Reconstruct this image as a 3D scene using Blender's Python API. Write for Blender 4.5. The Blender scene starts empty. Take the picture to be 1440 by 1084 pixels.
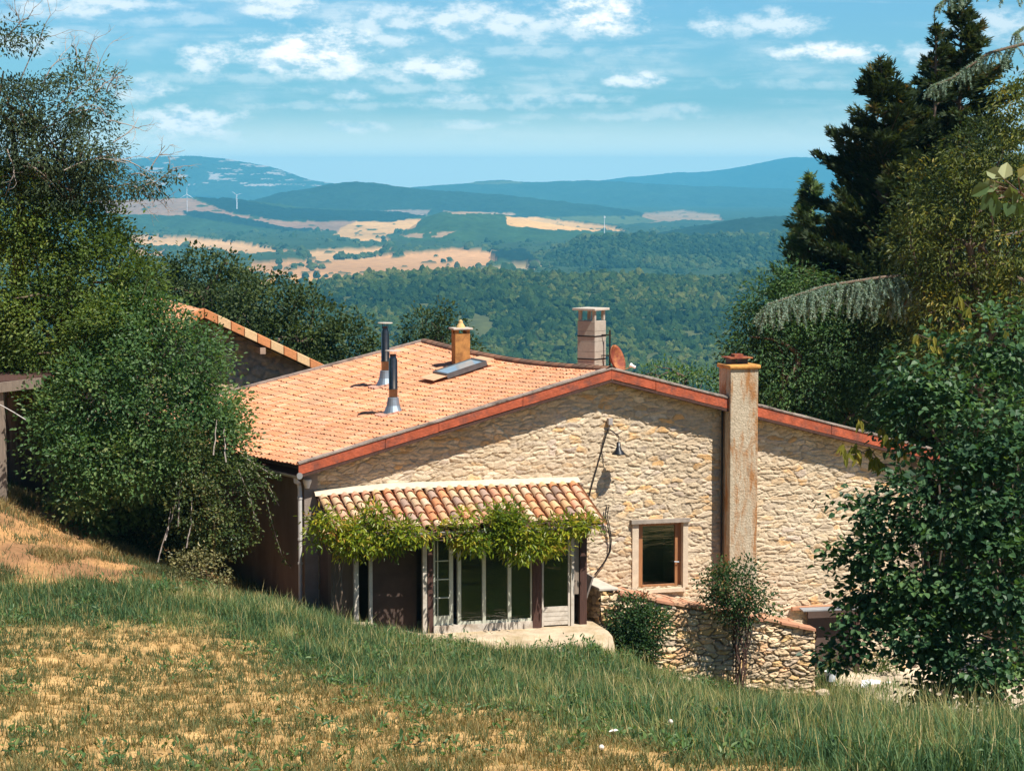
SUN_E = 5.0
SKY_E = 0.060
SKY_TINT = (.47, .92, 1.27)
CLOUD_LO = (6.2, 8.6, 10.0)
CLOUD_HI = (13.2, 13.3, 13.0)
HAZE_C = (.16, .67, 1.0)
HAZE_D = 7.0e-5
EXPO = 0.66
FD = 2.5
MILK = (12.5, 13.6, 12.2)
import bpy, math, random
import numpy as np
from mathutils import Vector, Matrix, noise as mnoise

random.seed(11)
rng = np.random.default_rng(11)
scene = bpy.context.scene
COL = scene.collection

# ------------------------------------------------------------------ camera model
FPX = 3600.0
TH = math.atan2(292.0, FPX)
ST, CT = math.sin(TH), math.cos(TH)


def ray(px, py):
    u = (px - 720.0) / FPX
    v = (542.0 - py) / FPX
    return np.array([u, CT + v * ST, -ST + v * CT])


def P(px, py, Y):
    d = ray(px, py)
    return d * (Y / d[1])


def PZ(px, py, z):
    d = ray(px, py)
    return d * (z / d[2])


def proj(p):
    p = np.asarray(p, float)
    f = p[..., 1] * CT - p[..., 2] * ST
    v = p[..., 1] * ST + p[..., 2] * CT
    f = np.maximum(f, 1e-3)
    return 720 + FPX * p[..., 0] / f, 542 - FPX * v / f


# gable frame: s along the gable, n out of the wall towards the camera
GA = math.radians(17.0)
gv = np.array([math.cos(GA), math.sin(GA), 0.0])
nv = np.array([math.sin(GA), -math.cos(GA), 0.0])
G0 = P(428, 700, 58.0)
G0[2] = 0.0


def G(px, py, n=0.0):
    d = ray(px, py)
    o = G0 + nv * n
    t = (o @ nv) / (d @ nv)
    return d * t


def S_(px, n=0.0):
    return float((G(px, 600, n) - G0) @ gv)


def Z_(px, py, n=0.0):
    return float(G(px, py, n)[2])


def W(s, n, z):
    p = G0 + gv * s + nv * n
    return np.array([p[0], p[1], z])


# ------------------------------------------------------------------ mesh helpers
def npmesh(name, verts, quads=None, tris=None, mat=None, attrs=None, smooth=False, uv=None):
    verts = np.ascontiguousarray(verts, np.float32)
    parts = []
    nq = 0 if quads is None else len(quads)
    nt = 0 if tris is None else len(tris)
    me = bpy.data.meshes.new(name)
    me.vertices.add(len(verts))
    me.vertices.foreach_set('co', verts.ravel())
    idx = []
    if nq:
        idx.append(np.asarray(quads, np.int32).ravel())
    if nt:
        idx.append(np.asarray(tris, np.int32).ravel())
    idx = np.concatenate(idx)
    me.loops.add(len(idx))
    me.loops.foreach_set('vertex_index', idx)
    me.polygons.add(nq + nt)
    starts = np.concatenate([np.arange(nq) * 4, nq * 4 + np.arange(nt) * 3]).astype(np.int32)
    me.polygons.foreach_set('loop_start', starts)
    me.polygons.foreach_set('use_smooth', np.full(nq + nt, bool(smooth)))
    if attrs:
        for k, a in attrs.items():
            a = np.asarray(a, np.float32)
            if a.ndim == 1:
                at = me.attributes.new(k, 'FLOAT', 'POINT')
                at.data.foreach_set('value', a)
            else:
                if a.shape[1] == 3:
                    a = np.concatenate([a, np.ones((len(a), 1), np.float32)], 1)
                at = me.attributes.new(k, 'FLOAT_COLOR', 'POINT')
                at.data.foreach_set('color', np.ascontiguousarray(a, np.float32).ravel())
    me.update(calc_edges=True)
    if mat:
        me.materials.append(mat)
    return me


def link(name, me, root=None, parent=None, loc=None):
    """link a mesh whose vertices are in world space; root = the thing's Empty (or None)"""
    o = bpy.data.objects.new(name, me)
    COL.objects.link(o)
    if parent is not None:
        base = parent
        L = np.zeros(3)
        while base is not None:
            L = L + np.array(base.location)
            base = base.parent
        o.parent = parent
        me.transform(Matrix.Translation(Vector(-L)))
    elif loc is not None:
        me.transform(Matrix.Translation(Vector([-float(c) for c in loc])))
        o.location = [float(c) for c in loc]
    return o


def tag(o, label=None, cat=None, group=None, kind=None):
    if label:
        o['label'] = label
    if cat:
        o['category'] = cat
    if group:
        o['group'] = group
    if kind:
        o['kind'] = kind
    return o


def thing(name, loc, label, cat, group=None):
    o = bpy.data.objects.new(name, None)
    COL.objects.link(o)
    o.location = [float(c) for c in loc]
    o.empty_display_size = 0.3
    return tag(o, label, cat, group)


class MB:
    def __init__(self):
        self.v, self.q, self.t, self.c = [], [], [], []
        self.n = 0

    def add(self, verts, quads=(), tris=(), col=None):
        verts = np.asarray(verts, float).reshape(-1, 3)
        self.v.append(verts)
        if len(quads):
            self.q.append(np.asarray(quads, int) + self.n)
        if len(tris):
            self.t.append(np.asarray(tris, int) + self.n)
        if col is None:
            col = (1, 1, 1)
        col = np.asarray(col, float)
        if col.ndim == 1:
            col = np.tile(col, (len(verts), 1))
        self.c.append(col)
        self.n += len(verts)

    def hexa(self, p, col=None):
        """8 corners: bottom 0-3 then top 4-7, same winding"""
        self.add(p, [(3, 2, 1, 0), (4, 5, 6, 7), (0, 1, 5, 4), (1, 2, 6, 5), (2, 3, 7, 6), (3, 0, 4, 7)], col=col)

    def box(self, c, size, yaw=0.0, col=None):
        c = np.asarray(c, float)
        hx, hy, hz = [x / 2 for x in size]
        cs, sn = math.cos(yaw), math.sin(yaw)
        ax = np.array([cs, sn, 0]); ay = np.array([-sn, cs, 0]); az = np.array([0, 0, 1.0])
        self.hexa([c + ax * a * hx + ay * b * hy + az * d * hz for d in (-1, 1) for a, b in ((-1, -1), (1, -1), (1, 1), (-1, 1))], col)

    def sn(self, s0, s1, n0, n1, z0, z1, col=None):
        self.hexa([W(s, n, z) for z in (z0, z1) for s, n in ((s0, n1), (s1, n1), (s1, n0), (s0, n0))], col)

    def bar(self, a, b, w, h, col=None, up=(0, 0, 1)):
        a = np.asarray(a, float); b = np.asarray(b, float)
        d = b - a; d = d / np.linalg.norm(d)
        r = np.cross(d, up)
        if np.linalg.norm(r) < 1e-4:
            r = np.array([1.0, 0, 0])
        r = r / np.linalg.norm(r)
        u = np.cross(r, d)
        self.hexa([p + r * i * w / 2 + u * j * h / 2 for p in (a, b) for i, j in ((-1, -1), (1, -1), (1, 1), (-1, 1))], col)

    def tube(self, pts, rad, seg=6, cap=True, col=None):
        pts = np.asarray(pts, float)
        n = len(pts)
        rad = np.broadcast_to(np.asarray(rad, float), (n,))
        tg = np.gradient(pts, axis=0)
        tg /= np.linalg.norm(tg, axis=1, keepdims=True) + 1e-9
        ref = np.array([0, 0, 1.0]) if abs(tg[0][2]) < 0.9 else np.array([1.0, 0, 0])
        r = np.cross(tg, ref); r /= np.linalg.norm(r, axis=1, keepdims=True) + 1e-9
        u = np.cross(r, tg)
        a = np.linspace(0, 2 * math.pi, seg, endpoint=False)
        vv = pts[:, None, :] + rad[:, None, None] * (np.cos(a)[None, :, None] * r[:, None, :] + np.sin(a)[None, :, None] * u[:, None, :])
        i = np.arange(n - 1)[:, None] * seg
        j = np.arange(seg)[None, :]
        k = (j + 1) % seg
        q = np.stack([i + j, i + k, i + seg + k, i + seg + j], -1).reshape(-1, 4)
        vv = vv.reshape(-1, 3)
        t = []
        if cap:
            m = len(vv)
            vv = np.concatenate([vv, pts[[0, -1]]])
            for jj in range(seg):
                kk = (jj + 1) % seg
                t.append((m, kk, jj))
                t.append((m + 1, (n - 1) * seg + jj, (n - 1) * seg + kk))
        self.add(vv, q, t, col)

    def lathe(self, base, prof, seg=16, axis=(0, 0, 1), col=None):
        """prof: list of (radius, height)"""
        axis = np.asarray(axis, float); axis /= np.linalg.norm(axis)
        ref = np.array([1.0, 0, 0]) if abs(axis[0]) < 0.9 else np.array([0, 1.0, 0])
        r = np.cross(axis, ref); r /= np.linalg.norm(r); u = np.cross(axis, r)
        a = np.linspace(0, 2 * math.pi, seg, endpoint=False)
        vv = np.concatenate([np.asarray(base) + axis * h + rr * (np.cos(a)[:, None] * r + np.sin(a)[:, None] * u) for rr, h in prof])
        n = len(prof)
        i = np.arange(n - 1)[:, None] * seg; j = np.arange(seg)[None, :]; k = (j + 1) % seg
        q = np.stack([i + j, i + k, i + seg + k, i + seg + j], -1).reshape(-1, 4)
        self.add(vv, q, col=col)

    def mesh(self, name, mat, smooth=False):
        return npmesh(name, np.concatenate(self.v), np.concatenate(self.q) if self.q else None,
                      np.concatenate(self.t) if self.t else None, mat, {'Col': np.concatenate(self.c)}, smooth)

    def build(self, name, mat, parent=None, loc=None, smooth=False, bevel=0.0):
        o = link(name, self.mesh(name, mat, smooth), parent=parent, loc=loc)
        if bevel:
            m = o.modifiers.new('bevel', 'BEVEL'); m.width = bevel; m.segments = 2; m.limit_method = 'ANGLE'
        return o


# ------------------------------------------------------------------ value noise (numpy)
def _hash(ix, iy, iz, seed):
    h = (ix * 374761393 + iy * 668265263 + iz * 2147483647 + seed * 1274126177) & 0xFFFFFFFF
    h = ((h ^ (h >> 13)) * 1274126177) & 0xFFFFFFFF
    return ((h ^ (h >> 16)) & 0xFFFF) / 65535.0


def vnoise(x, y, z=0.0, seed=0):
    x, y, z = np.broadcast_arrays(np.asarray(x, float), np.asarray(y, float), np.asarray(z, float))
    ix, iy, iz = np.floor(x).astype(np.int64), np.floor(y).astype(np.int64), np.floor(z).astype(np.int64)
    fx, fy, fz = x - ix, y - iy, z - iz
    fx, fy, fz = [f * f * (3 - 2 * f) for f in (fx, fy, fz)]
    r = 0
    for a in (0, 1):
        for b in (0, 1):
            for c in (0, 1):
                w = (fx if a else 1 - fx) * (fy if b else 1 - fy) * (fz if c else 1 - fz)
                r = r + w * _hash(ix + a, iy + b, iz + c, seed)
    return r


def fbm(x, y, z=0.0, oct=4, seed=0):
    s, a, t = 0, 1.0, 0
    for o in range(oct):
        s = s + a * vnoise(np.asarray(x) * 2 ** o, np.asarray(y) * 2 ** o, np.asarray(z) * 2 ** o, seed + o)
        t += a
        a *= .5
    return s / t


# ------------------------------------------------------------------ materials
def srgb(r, g, b):
    f = lambda c: (c / 255 / 12.92) if c / 255 <= .04045 else ((c / 255 + .055) / 1.055) ** 2.4
    return (f(r), f(g), f(b), 1)


class NT:
    def __init__(self, tree):
        self.t = tree

    def n(self, typ, **kw):
        nd = self.t.nodes.new(typ)
        for k, v in kw.items():
            if k.startswith('i_'):
                key = k[2:]
                key = int(key) if key.isdigit() else key.replace('__', ' ')
                nd.inputs[key].default_value = v
            else:
                setattr(nd, k, v)
        return nd

    def l(self, a, b):
        self.t.links.new(a, b)


def mat_new(name):
    m = bpy.data.materials.new(name)
    m.use_nodes = True
    t = m.node_tree
    for n in list(t.nodes):
        t.nodes.remove(n)
    k = NT(t)
    out = k.n('ShaderNodeOutputMaterial')
    return m, k, out


def ramp(k, fac, stops):
    r = k.n('ShaderNodeValToRGB')
    while len(r.color_ramp.elements) < len(stops):
        r.color_ramp.elements.new(.5)
    for e, (p, c) in zip(r.color_ramp.elements, stops):
        e.position = p
        e.color = tuple(c) if len(c) == 4 else tuple(c) + (1,)
    if fac is not None:
        k.l(fac, r.inputs[0])
    return r.outputs[0]


def mixc(k, fac, a, b, mode='MIX'):
    m = k.n('ShaderNodeMix', data_type='RGBA', blend_type=mode)
    for sock, v in ((m.inputs[0], fac), (m.inputs[6], a), (m.inputs[7], b)):
        if hasattr(v, 'links') or hasattr(v, 'is_linked'):
            k.l(v, sock)
        else:
            sock.default_value = v
    return m.outputs[2]


def noise_tex(k, scale, detail=4, rough=.6, vec=None, dist=0.0):
    n = k.n('ShaderNodeTexNoise', i_Scale=scale, i_Detail=detail, i_Roughness=rough, i_Distortion=dist)
    if vec is None:
        g = k.n('ShaderNodeNewGeometry')
        vec = g.outputs['Position']
    k.l(vec, n.inputs['Vector'])
    return n.outputs['Fac']


def attr(k, name):
    return k.n('ShaderNodeAttribute', attribute_name=name)


def std_mat(name, col=None, rough=.8, var=.25, scale=8, bump=0.0, bscale=60, use_attr=False, metal=0.0, spec=.3, stain=None, stain_scale=2.0, detail=5, stretch=None, wash=None):
    """base colour (or Col attribute) x large + small scale noise, optional stain colour, optional bump"""
    m, k, out = mat_new(name)
    b = k.n('ShaderNodeBsdfPrincipled', i_Roughness=rough, i_Metallic=metal)
    b.inputs['Specular IOR Level'].default_value = spec
    geo = k.n('ShaderNodeNewGeometry')
    vec = geo.outputs['Position']
    if stretch:
        mp = k.n('ShaderNodeMapping')
        mp.inputs['Scale'].default_value = stretch
        k.l(vec, mp.inputs['Vector'])
        vec = mp.outputs['Vector']
    n1 = noise_tex(k, scale, detail, .65, vec)
    if use_attr:
        base = attr(k, 'Col').outputs['Color']
        if col is not None:
            base = mixc(k, 1.0, base, col if len(col) == 4 else tuple(col) + (1,), 'MULTIPLY')
    else:
        rgb = k.n('ShaderNodeRGB'); rgb.outputs[0].default_value = col if len(col) == 4 else tuple(col) + (1,)
        base = rgb.outputs[0]
    f = ramp(k, n1, [(.25, (1 - var, 1 - var, 1 - var)), (.75, (1 + var, 1 + var * .95, 1 + var * .9))])
    c = mixc(k, 1.0, base, f, 'MULTIPLY')
    if stain:
        n2 = noise_tex(k, stain_scale, 6, .7, vec)
        sf = ramp(k, n2, [(.48, (0, 0, 0)), (.66, (1, 1, 1))])
        c = mixc(k, sf, c, stain if len(stain) == 4 else tuple(stain) + (1,))
    if wash:
        n5 = noise_tex(k, .55, 5, .65)
        wf = ramp(k, n5, [(.40, (1.06, 1.05, 1.03)), (.62, tuple(wash))])
        c = mixc(k, 1.0, c, wf, 'MULTIPLY')
    k.l(c, b.inputs['Base Color'])
    if bump:
        n3 = noise_tex(k, bscale, 4, .6, vec)
        bp = k.n('ShaderNodeBump', i_Strength=min(1, bump), i_Distance=.02)
        k.l(n3, bp.inputs['Height'])
        k.l(bp.outputs[0], b.inputs['Normal'])
    k.l(b.outputs[0], out.inputs[0])
    return m


def leaf_mat(name, stops, trans=.35, rough=.45, spec=.35, tcol=(1.3, 1.25, .5)):
    """colour from the per-leaf 'tint' attribute; translucent"""
    m, k, out = mat_new(name)
    a = attr(k, 'tint').outputs['Fac']
    c = ramp(k, a, stops)
    b = k.n('ShaderNodeBsdfPrincipled', i_Roughness=rough)
    b.inputs['Specular IOR Level'].default_value = spec
    k.l(c, b.inputs['Base Color'])
    if trans > 0:
        tr = k.n('ShaderNodeBsdfTranslucent')
        tc = mixc(k, 1.0, c, tuple(tcol) + (1,), 'MULTIPLY')
        k.l(tc, tr.inputs[0])
        mx = k.n('ShaderNodeMixShader', i_0=trans)
        k.l(b.outputs[0], mx.inputs[1]); k.l(tr.outputs[0], mx.inputs[2])
        k.l(mx.outputs[0], out.inputs[0])
    else:
        k.l(b.outputs[0], out.inputs[0])
    return m


def glass_mat(name):
    m, k, out = mat_new(name)
    t = k.n('ShaderNodeBsdfTransparent'); t.inputs[0].default_value = (.75, .8, .8, 1)
    g = k.n('ShaderNodeBsdfGlossy', i_Roughness=.03)
    fr = k.n('ShaderNodeFresnel', i_IOR=1.6)
    geo = k.n('ShaderNodeNewGeometry')
    mp = k.n('ShaderNodeMapping'); mp.inputs['Scale'].default_value = (.7, .7, 5.0)
    k.l(geo.outputs['Position'], mp.inputs[0])
    n = noise_tex(k, 1.6, 3, .6, mp.outputs[0], .6)
    bp = k.n('ShaderNodeBump', i_Strength=.14, i_Distance=.05)
    k.l(n, bp.inputs['Height']); k.l(bp.outputs[0], g.inputs['Normal'])
    mr = k.n('ShaderNodeMapRange'); mr.inputs[3].default_value = .07; mr.inputs[4].default_value = 1.0
    k.l(fr.outputs[0], mr.inputs[0])
    mx = k.n('ShaderNodeMixShader')
    k.l(mr.outputs[0], mx.inputs[0]); k.l(t.outputs[0], mx.inputs[1]); k.l(g.outputs[0], mx.inputs[2])
    k.l(mx.outputs[0], out.inputs[0])
    return m
# ------------------------------------------------------------------ camera, sun, sky, haze
cam_d = bpy.data.cameras.new('camera')
cam_d.sensor_fit = 'HORIZONTAL'
cam_d.sensor_width = 36.0
cam_d.lens = 90.0
cam_d.clip_start = 0.1
cam_d.clip_end = 80000
cam = bpy.data.objects.new('camera', cam_d)
COL.objects.link(cam)
cam.location = (0, 0, 0)
cam.rotation_euler = (math.pi / 2 - TH, 0, 0)
scene.camera = cam

SUN_EL, SUN_AZ = math.radians(58), math.radians(180 - 47)
SUND = np.array([math.sin(SUN_AZ) * math.cos(SUN_EL), math.cos(SUN_AZ) * math.cos(SUN_EL), math.sin(SUN_EL)])
sd = bpy.data.lights.new('sun', 'SUN')
sd.energy = SUN_E
sd.angle = math.radians(.5)
sd.color = (1.0, .95, .87)
so = bpy.data.objects.new('sun', sd)
COL.objects.link(so)
so.rotation_euler = Vector(SUND).to_track_quat('Z', 'Y').to_euler()
so.location = (30, -30, 60)

world = bpy.data.worlds.new('World')
scene.world = world
world.use_nodes = True
wt = world.node_tree
for n in list(wt.nodes):
    wt.nodes.remove(n)
k = NT(wt)
wout = k.n('ShaderNodeOutputWorld')
bg = k.n('ShaderNodeBackground')
bg.inputs[1].default_value = SKY_E
sky = k.n('ShaderNodeTexSky', sky_type='NISHITA', sun_disc=False)
sky.sun_elevation = SUN_EL
sky.sun_rotation = SUN_AZ
sky.altitude = 400
sky.air_density = 1.0
sky.dust_density = .6
sky.ozone_density = 1.5
skyc = mixc(k, 1.0, sky.outputs[0], SKY_TINT + (1,), 'MULTIPLY')
tc = k.n('ShaderNodeTexCoord')
sep = k.n('ShaderNodeSeparateXYZ')
k.l(tc.outputs['Generated'], sep.inputs[0])


def mth(op, a, b=None, c=None, clamp=False):
    m = k.n('ShaderNodeMath', operation=op, use_clamp=clamp)
    for s, v in zip(m.inputs, (a, b, c)):
        if v is None:
            continue
        if hasattr(v, 'is_linked'):
            k.l(v, s)
        else:
            s.default_value = v
    return m.outputs[0]


# cloud deck coordinates: tangent of bearing and of elevation (a vertical plane far to the north)
yy = mth('MAXIMUM', mth('ABSOLUTE', sep.outputs[1]), .05)
uu = mth('DIVIDE', sep.outputs[0], yy)
vv = mth('DIVIDE', sep.outputs[2], yy)
comb = k.n('ShaderNodeCombineXYZ')
k.l(uu, comb.inputs[0]); k.l(vv, comb.inputs[1])
uv = comb.outputs[0]


def cnoise(sx, sy, detail, rough, off=0.0, dist=0.0, lift=0.0):
    mp = k.n('ShaderNodeMapping')
    mp.inputs['Scale'].default_value = (sx, sy, 1)
    mp.inputs['Location'].default_value = (off, off * .7 + lift, off)
    k.l(uv, mp.inputs['Vector'])
    n = k.n('ShaderNodeTexNoise', i_Scale=1.0, i_Detail=detail, i_Roughness=rough, i_Distortion=dist)
    k.l(mp.outputs[0], n.inputs['Vector'])
    return n.outputs['Fac']


puff = cnoise(70, 130, 8, .62, 3.1)
puff_up = cnoise(70, 130, 8, .62, 3.1, 0.0, .42)
big = cnoise(22, 50, 4, .55, 8.4)
streak = cnoise(13, 120, 6, .6, 1.7, .4)
# cumulus heaps by bearing and height: px, py, rx, ry, strength
CL = [(440, 74, 95, 34, 1.0), (385, 88, 60, 20, .8), (292, 84, 40, 24, .75), (268, 172, 75, 22, .85), (262, 190, 110, 14, .4),
      (845, 22, 62, 30, 1.0), (690, 30, 150, 26, .65), (560, 55, 40, 14, .6), (610, 97, 75, 17, .8), (560, 108, 60, 14, .5), (885, 114, 60, 11, .8),
      (1165, 74, 80, 13, .95), (1190, 82, 50, 9, .6), (1090, 36, 65, 20, .6), (998, 38, 28, 20, .6), (203, 128, 48, 17, .6),
      (120, 8, 120, 20, .6), (395, 10, 62, 20, .7), (560, 30, 110, 22, .55), (760, 45, 120, 20, .5), (330, 110, 160, 10, .3), (560, 125, 150, 9, .35), (700, 150, 160, 7, .35), (450, 150, 140, 7, .3), (880, 165, 140, 7, .3), (1120, 120, 120, 8, .25), (240, 30, 100, 10, .3), (1290, 78, 45, 16, .5), (1400, 40, 70, 24, .5), (640, 140, 60, 9, .5), (800, 140, 90, 8, .45), (500, 135, 30, 12, .5),
      (670, 176, 60, 7, .45), (490, 180, 50, 9, .45), (950, 155, 50, 9, .35), (740, 75, 120, 10, .3), (60, 60, 90, 18, .4)]
tot = None
nz = mth('MULTIPLY_ADD', puff, 2.3, -1.1)
for (cx, cy, rx, ry, st) in CL:
    c3 = ((cx - 720) / FPX, (250 - cy) / FPX, 0)
    d = k.n('ShaderNodeVectorMath', operation='SUBTRACT'); d.inputs[1].default_value = c3
    k.l(uv, d.inputs[0])
    e = k.n('ShaderNodeVectorMath', operation='MULTIPLY'); e.inputs[1].default_value = (FPX / (rx * 1.15), FPX / (ry * 1.15), 0)
    k.l(d.outputs[0], e.inputs[0])
    ln = k.n('ShaderNodeVectorMath', operation='LENGTH'); k.l(e.outputs[0], ln.inputs[0])
    v = mth('SUBTRACT', 1.05, ln.outputs['Value'])
    v = mth('ADD', v, nz)
    sm = k.n('ShaderNodeMapRange', interpolation_type='SMOOTHSTEP')
    sm.inputs[1].default_value = -.05; sm.inputs[2].default_value = .88
    sm.inputs[4].default_value = st
    k.l(v, sm.inputs[0])
    tot = sm.outputs[0] if tot is None else mth('MAXIMUM', tot, sm.outputs[0])
# thin veils and streaks over the whole sky above the horizon
sr = k.n('ShaderNodeMapRange', interpolation_type='SMOOTHSTEP')
sr.inputs[1].default_value = .40; sr.inputs[2].default_value = .72; sr.inputs[4].default_value = .5
k.l(streak, sr.inputs[0])
br = k.n('ShaderNodeMapRange', interpolation_type='SMOOTHSTEP')
br.inputs[1].default_value = .32; br.inputs[2].default_value = .66; br.inputs[4].default_value = .9
k.l(big, br.inputs[0])
up = k.n('ShaderNodeMapRange', interpolation_type='SMOOTHSTEP')
up.inputs[1].default_value = .006; up.inputs[2].default_value = .035
k.l(vv, up.inputs[0])
hi_ = k.n('ShaderNodeMapRange', interpolation_type='SMOOTHSTEP')
hi_.inputs[1].default_value = .35; hi_.inputs[2].default_value = .12
k.l(vv, hi_.inputs[0])
veil = mth('MULTIPLY', mth('MULTIPLY', mth('MULTIPLY', sr.outputs[0], br.outputs[0]), up.outputs[0]), hi_.outputs[0])
tot = mth('MAXIMUM', tot, veil)
# thicker heaps brighter; tops lightened and undersides greyed as if lit from above
lit = mth('ADD', mth('MULTIPLY', mth('SUBTRACT', puff, puff_up), 1.5), mth('MULTIPLY_ADD', puff, .9, .10))
ccol = ramp(k, lit, [(.30, CLOUD_LO), (.66, CLOUD_HI)])
# deeper blue overhead, a pale milky band along the horizon
el = mth('ABSOLUTE', sep.outputs[2])
zen = ramp(k, el, [(0.0, (1.08, 1.08, 1.08)), (.12, (1.02, 1.02, 1.04)), (.45, (.62, .62, .66))])
skyz = mixc(k, 1.0, skyc, zen, 'MULTIPLY')
milk = k.n('ShaderNodeMapRange', interpolation_type='SMOOTHSTEP')
milk.inputs[1].default_value = .030; milk.inputs[2].default_value = .005; milk.inputs[4].default_value = 1.0
k.l(el, milk.inputs[0])
skyz = mixc(k, milk.outputs[0], skyz, MILK + (1,))
cfin = mixc(k, tot, skyz, ccol)
k.l(cfin, bg.inputs[0])
k.l(bg.outputs[0], wout.inputs[0])

# haze: real air between the camera and the mountains
hb = MB()
HX, HY0, HY1, HZ0, HZ1 = 7000, -400, 21500, -330, 165
hb.hexa([(-HX, HY0, HZ0), (HX, HY0, HZ0), (HX, HY1, HZ0), (-HX, HY1, HZ0), (-HX, HY0, HZ1), (HX, HY0, HZ1), (HX, HY1, HZ1), (-HX, HY1, HZ1)])
hm, k2, hout = mat_new('haze_air')
pv = k2.n('ShaderNodeVolumePrincipled')
pv.inputs['Color'].default_value = HAZE_C + (1,)
pv.inputs['Density'].default_value = HAZE_D
pv.inputs['Density Attribute'].default_value = ''
pv.inputs['Temperature Attribute'].default_value = ''
pv.inputs['Anisotropy'].default_value = 0.0
k2.l(pv.outputs[0], hout.inputs['Volume'])
haze = hb.build('haze', hm)
tag(haze, 'pale blue air fading the far hills and mountains', None, None, 'stuff')

scene.view_settings.view_transform = 'Standard'
scene.view_settings.look = 'None'
scene.view_settings.exposure = EXPO
scene.view_settings.gamma = 1
cy = scene.cycles
cy.use_denoising = True
cy.max_bounces = 6
cy.diffuse_bounces = 3
cy.glossy_bounces = 3
cy.transmission_bounces = 4
cy.transparent_max_bounces = 8
cy.volume_bounces = 1
cy.sample_clamp_indirect = 6
cy.use_adaptive_sampling = False
# ------------------------------------------------------------------ land
def inpoly(x, y, poly):
    poly = np.asarray(poly, float)
    r = np.zeros(x.shape, bool)
    n = len(poly)
    for i in range(n):
        x0, y0 = poly[i]; x1, y1 = poly[(i + 1) % n]
        if y0 == y1:
            continue
        c = ((y0 > y) != (y1 > y)) & (x < (x1 - x0) * (y - y0) / (y1 - y0) + x0)
        r ^= c
    return r


# near ground: thin-plate surface through control points
CP = [(0, 0, -1.9), (-15, 0, -.4), (15, 0, -3.8), (0, 14, -4.3), (-9, 14, -3.0), (9, 14, -5.6),
      tuple(P(0, 1084, 29)), tuple(P(720, 1084, 28)), tuple(P(1440, 1084, 27)),
      tuple(P(0, 965, 40)), tuple(P(700, 985, 40)), tuple(P(1300, 1040, 39.5)),
      tuple(P(0, 840, 52)), tuple(P(230, 845, 52)), tuple(P(420, 880, 52.5)), tuple(P(600, 915, 54.5)), tuple(P(840, 930, 55.2)), tuple(P(1000, 998, 55)), tuple(P(1140, 1030, 54)), tuple(P(860, 921, 57.2)), tuple(P(905, 946, 57.8)), tuple(P(1000, 970, 58.7)), tuple(P(1100, 986, 59.1)), tuple(P(1150, 992, 59.4)),
      tuple(P(1300, 1058, 53)), tuple(P(1440, 1078, 52)),
      tuple(P(640, 905, 57)), tuple(P(820, 912, 57)),
      tuple(P(330, 838, 57.5)), tuple(P(425, 855, 58)), tuple(P(500, 880, 57)), tuple(P(230, 805, 56)), tuple(P(0, 705, 58)), tuple(P(100, 750, 58)), tuple(P(190, 795, 57.5)),
      (-14, 66, -7.2), (-8, 66, -9.6), (-6.5, 62, -9.6), (1, 62, -10.6), (8, 61, -12.0), (12, 64, -12.2), (20, 60, -13.0), tuple(P(1250, 985, 58.5)), tuple(P(1400, 990, 60)),
      (0, 75, -12.5), (-12, 80, -11), (12, 80, -14), (0, 100, -22), (-25, 100, -17), (25, 100, -24), (0, 130, -38), (-30, 130, -32), (30, 130, -41),
      (-40, 55, -3.5), (40, 50, -17), (-40, 0, 3), (40, 0, -8), (-40, 90, -9), (-25, 30, -3.2), (25, 30, -10), (0, -25, 3), (0, -60, 14), (-40, -60, 18), (40, -60, 9), (0, -110, 32), (-60, -110, 36), (60, -110, 27), (60, 140, -48), (-60, 140, -38), (60, 60, -21), (-60, 60, -1)]  # rise behind the camera added to darken reflections in the panes
CP = np.array(CP)


def _tps(d2):
    return .5 * d2 * np.log(np.maximum(d2, 1e-9))


_n = len(CP)
_d2 = ((CP[:, None, :2] - CP[None, :, :2]) ** 2).sum(-1)
_A = np.zeros((_n + 3, _n + 3))
_A[:_n, :_n] = _tps(_d2) + np.eye(_n) * .08
_A[:_n, _n] = 1; _A[:_n, _n + 1:] = CP[:, :2]
_A[_n, :_n] = 1; _A[_n + 1:, :_n] = CP[:, :2].T
_w = np.linalg.solve(_A, np.concatenate([CP[:, 2], [0, 0, 0]]))


def ground_z(x, y):
    x = np.asarray(x, float); y = np.asarray(y, float)
    sh = x.shape
    x = x.ravel(); y = y.ravel()
    z = _w[_n] + _w[_n + 1] * x + _w[_n + 2] * y
    for i in range(_n):
        z = z + _w[i] * _tps((x - CP[i, 0]) ** 2 + (y - CP[i, 1]) ** 2)
    z = z + (fbm(x * .8, y * .8, 0, 3, 5) - .5) * .16 + (fbm(x * 4, y * 4, 0, 2, 9) - .5) * .06
    return z.reshape(sh)


LUSH_LO = np.array([(-400, 870), (0, 882), (100, 872), (200, 868), (260, 880), (330, 900), (430, 940), (520, 955), (600, 968), (700, 990), (800, 1010), (900, 1035), (1000, 1062), (1100, 1084), (1200, 1120), (1700, 1250)], float)
LUSH_HI = np.array([(-400, 800), (0, 826), (200, 828), (260, 832), (330, 850), (420, 862), (500, 885), (600, 908), (700, 920), (850, 918), (960, 925), (1150, 950), (1200, 985), (1250, 1010), (1440, 1050), (1800, 1095)], float)


def lushness(x, y, z):
    px, py = proj(np.stack([x, y, z], -1))
    lo = np.interp(px, LUSH_LO[:, 0], LUSH_LO[:, 1])
    hi = np.interp(px, LUSH_HI[:, 0], LUSH_HI[:, 1])
    n = fbm(x * .55, y * .3, 0, 4, 21) - .5
    n2 = fbm(x * 1.6, y * .9, 0, 3, 31) - .5
    a = np.clip((lo + n * 60 + n2 * 50 - py) / 62 + .5, 0, 1)
    return a, px, py, hi


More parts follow.
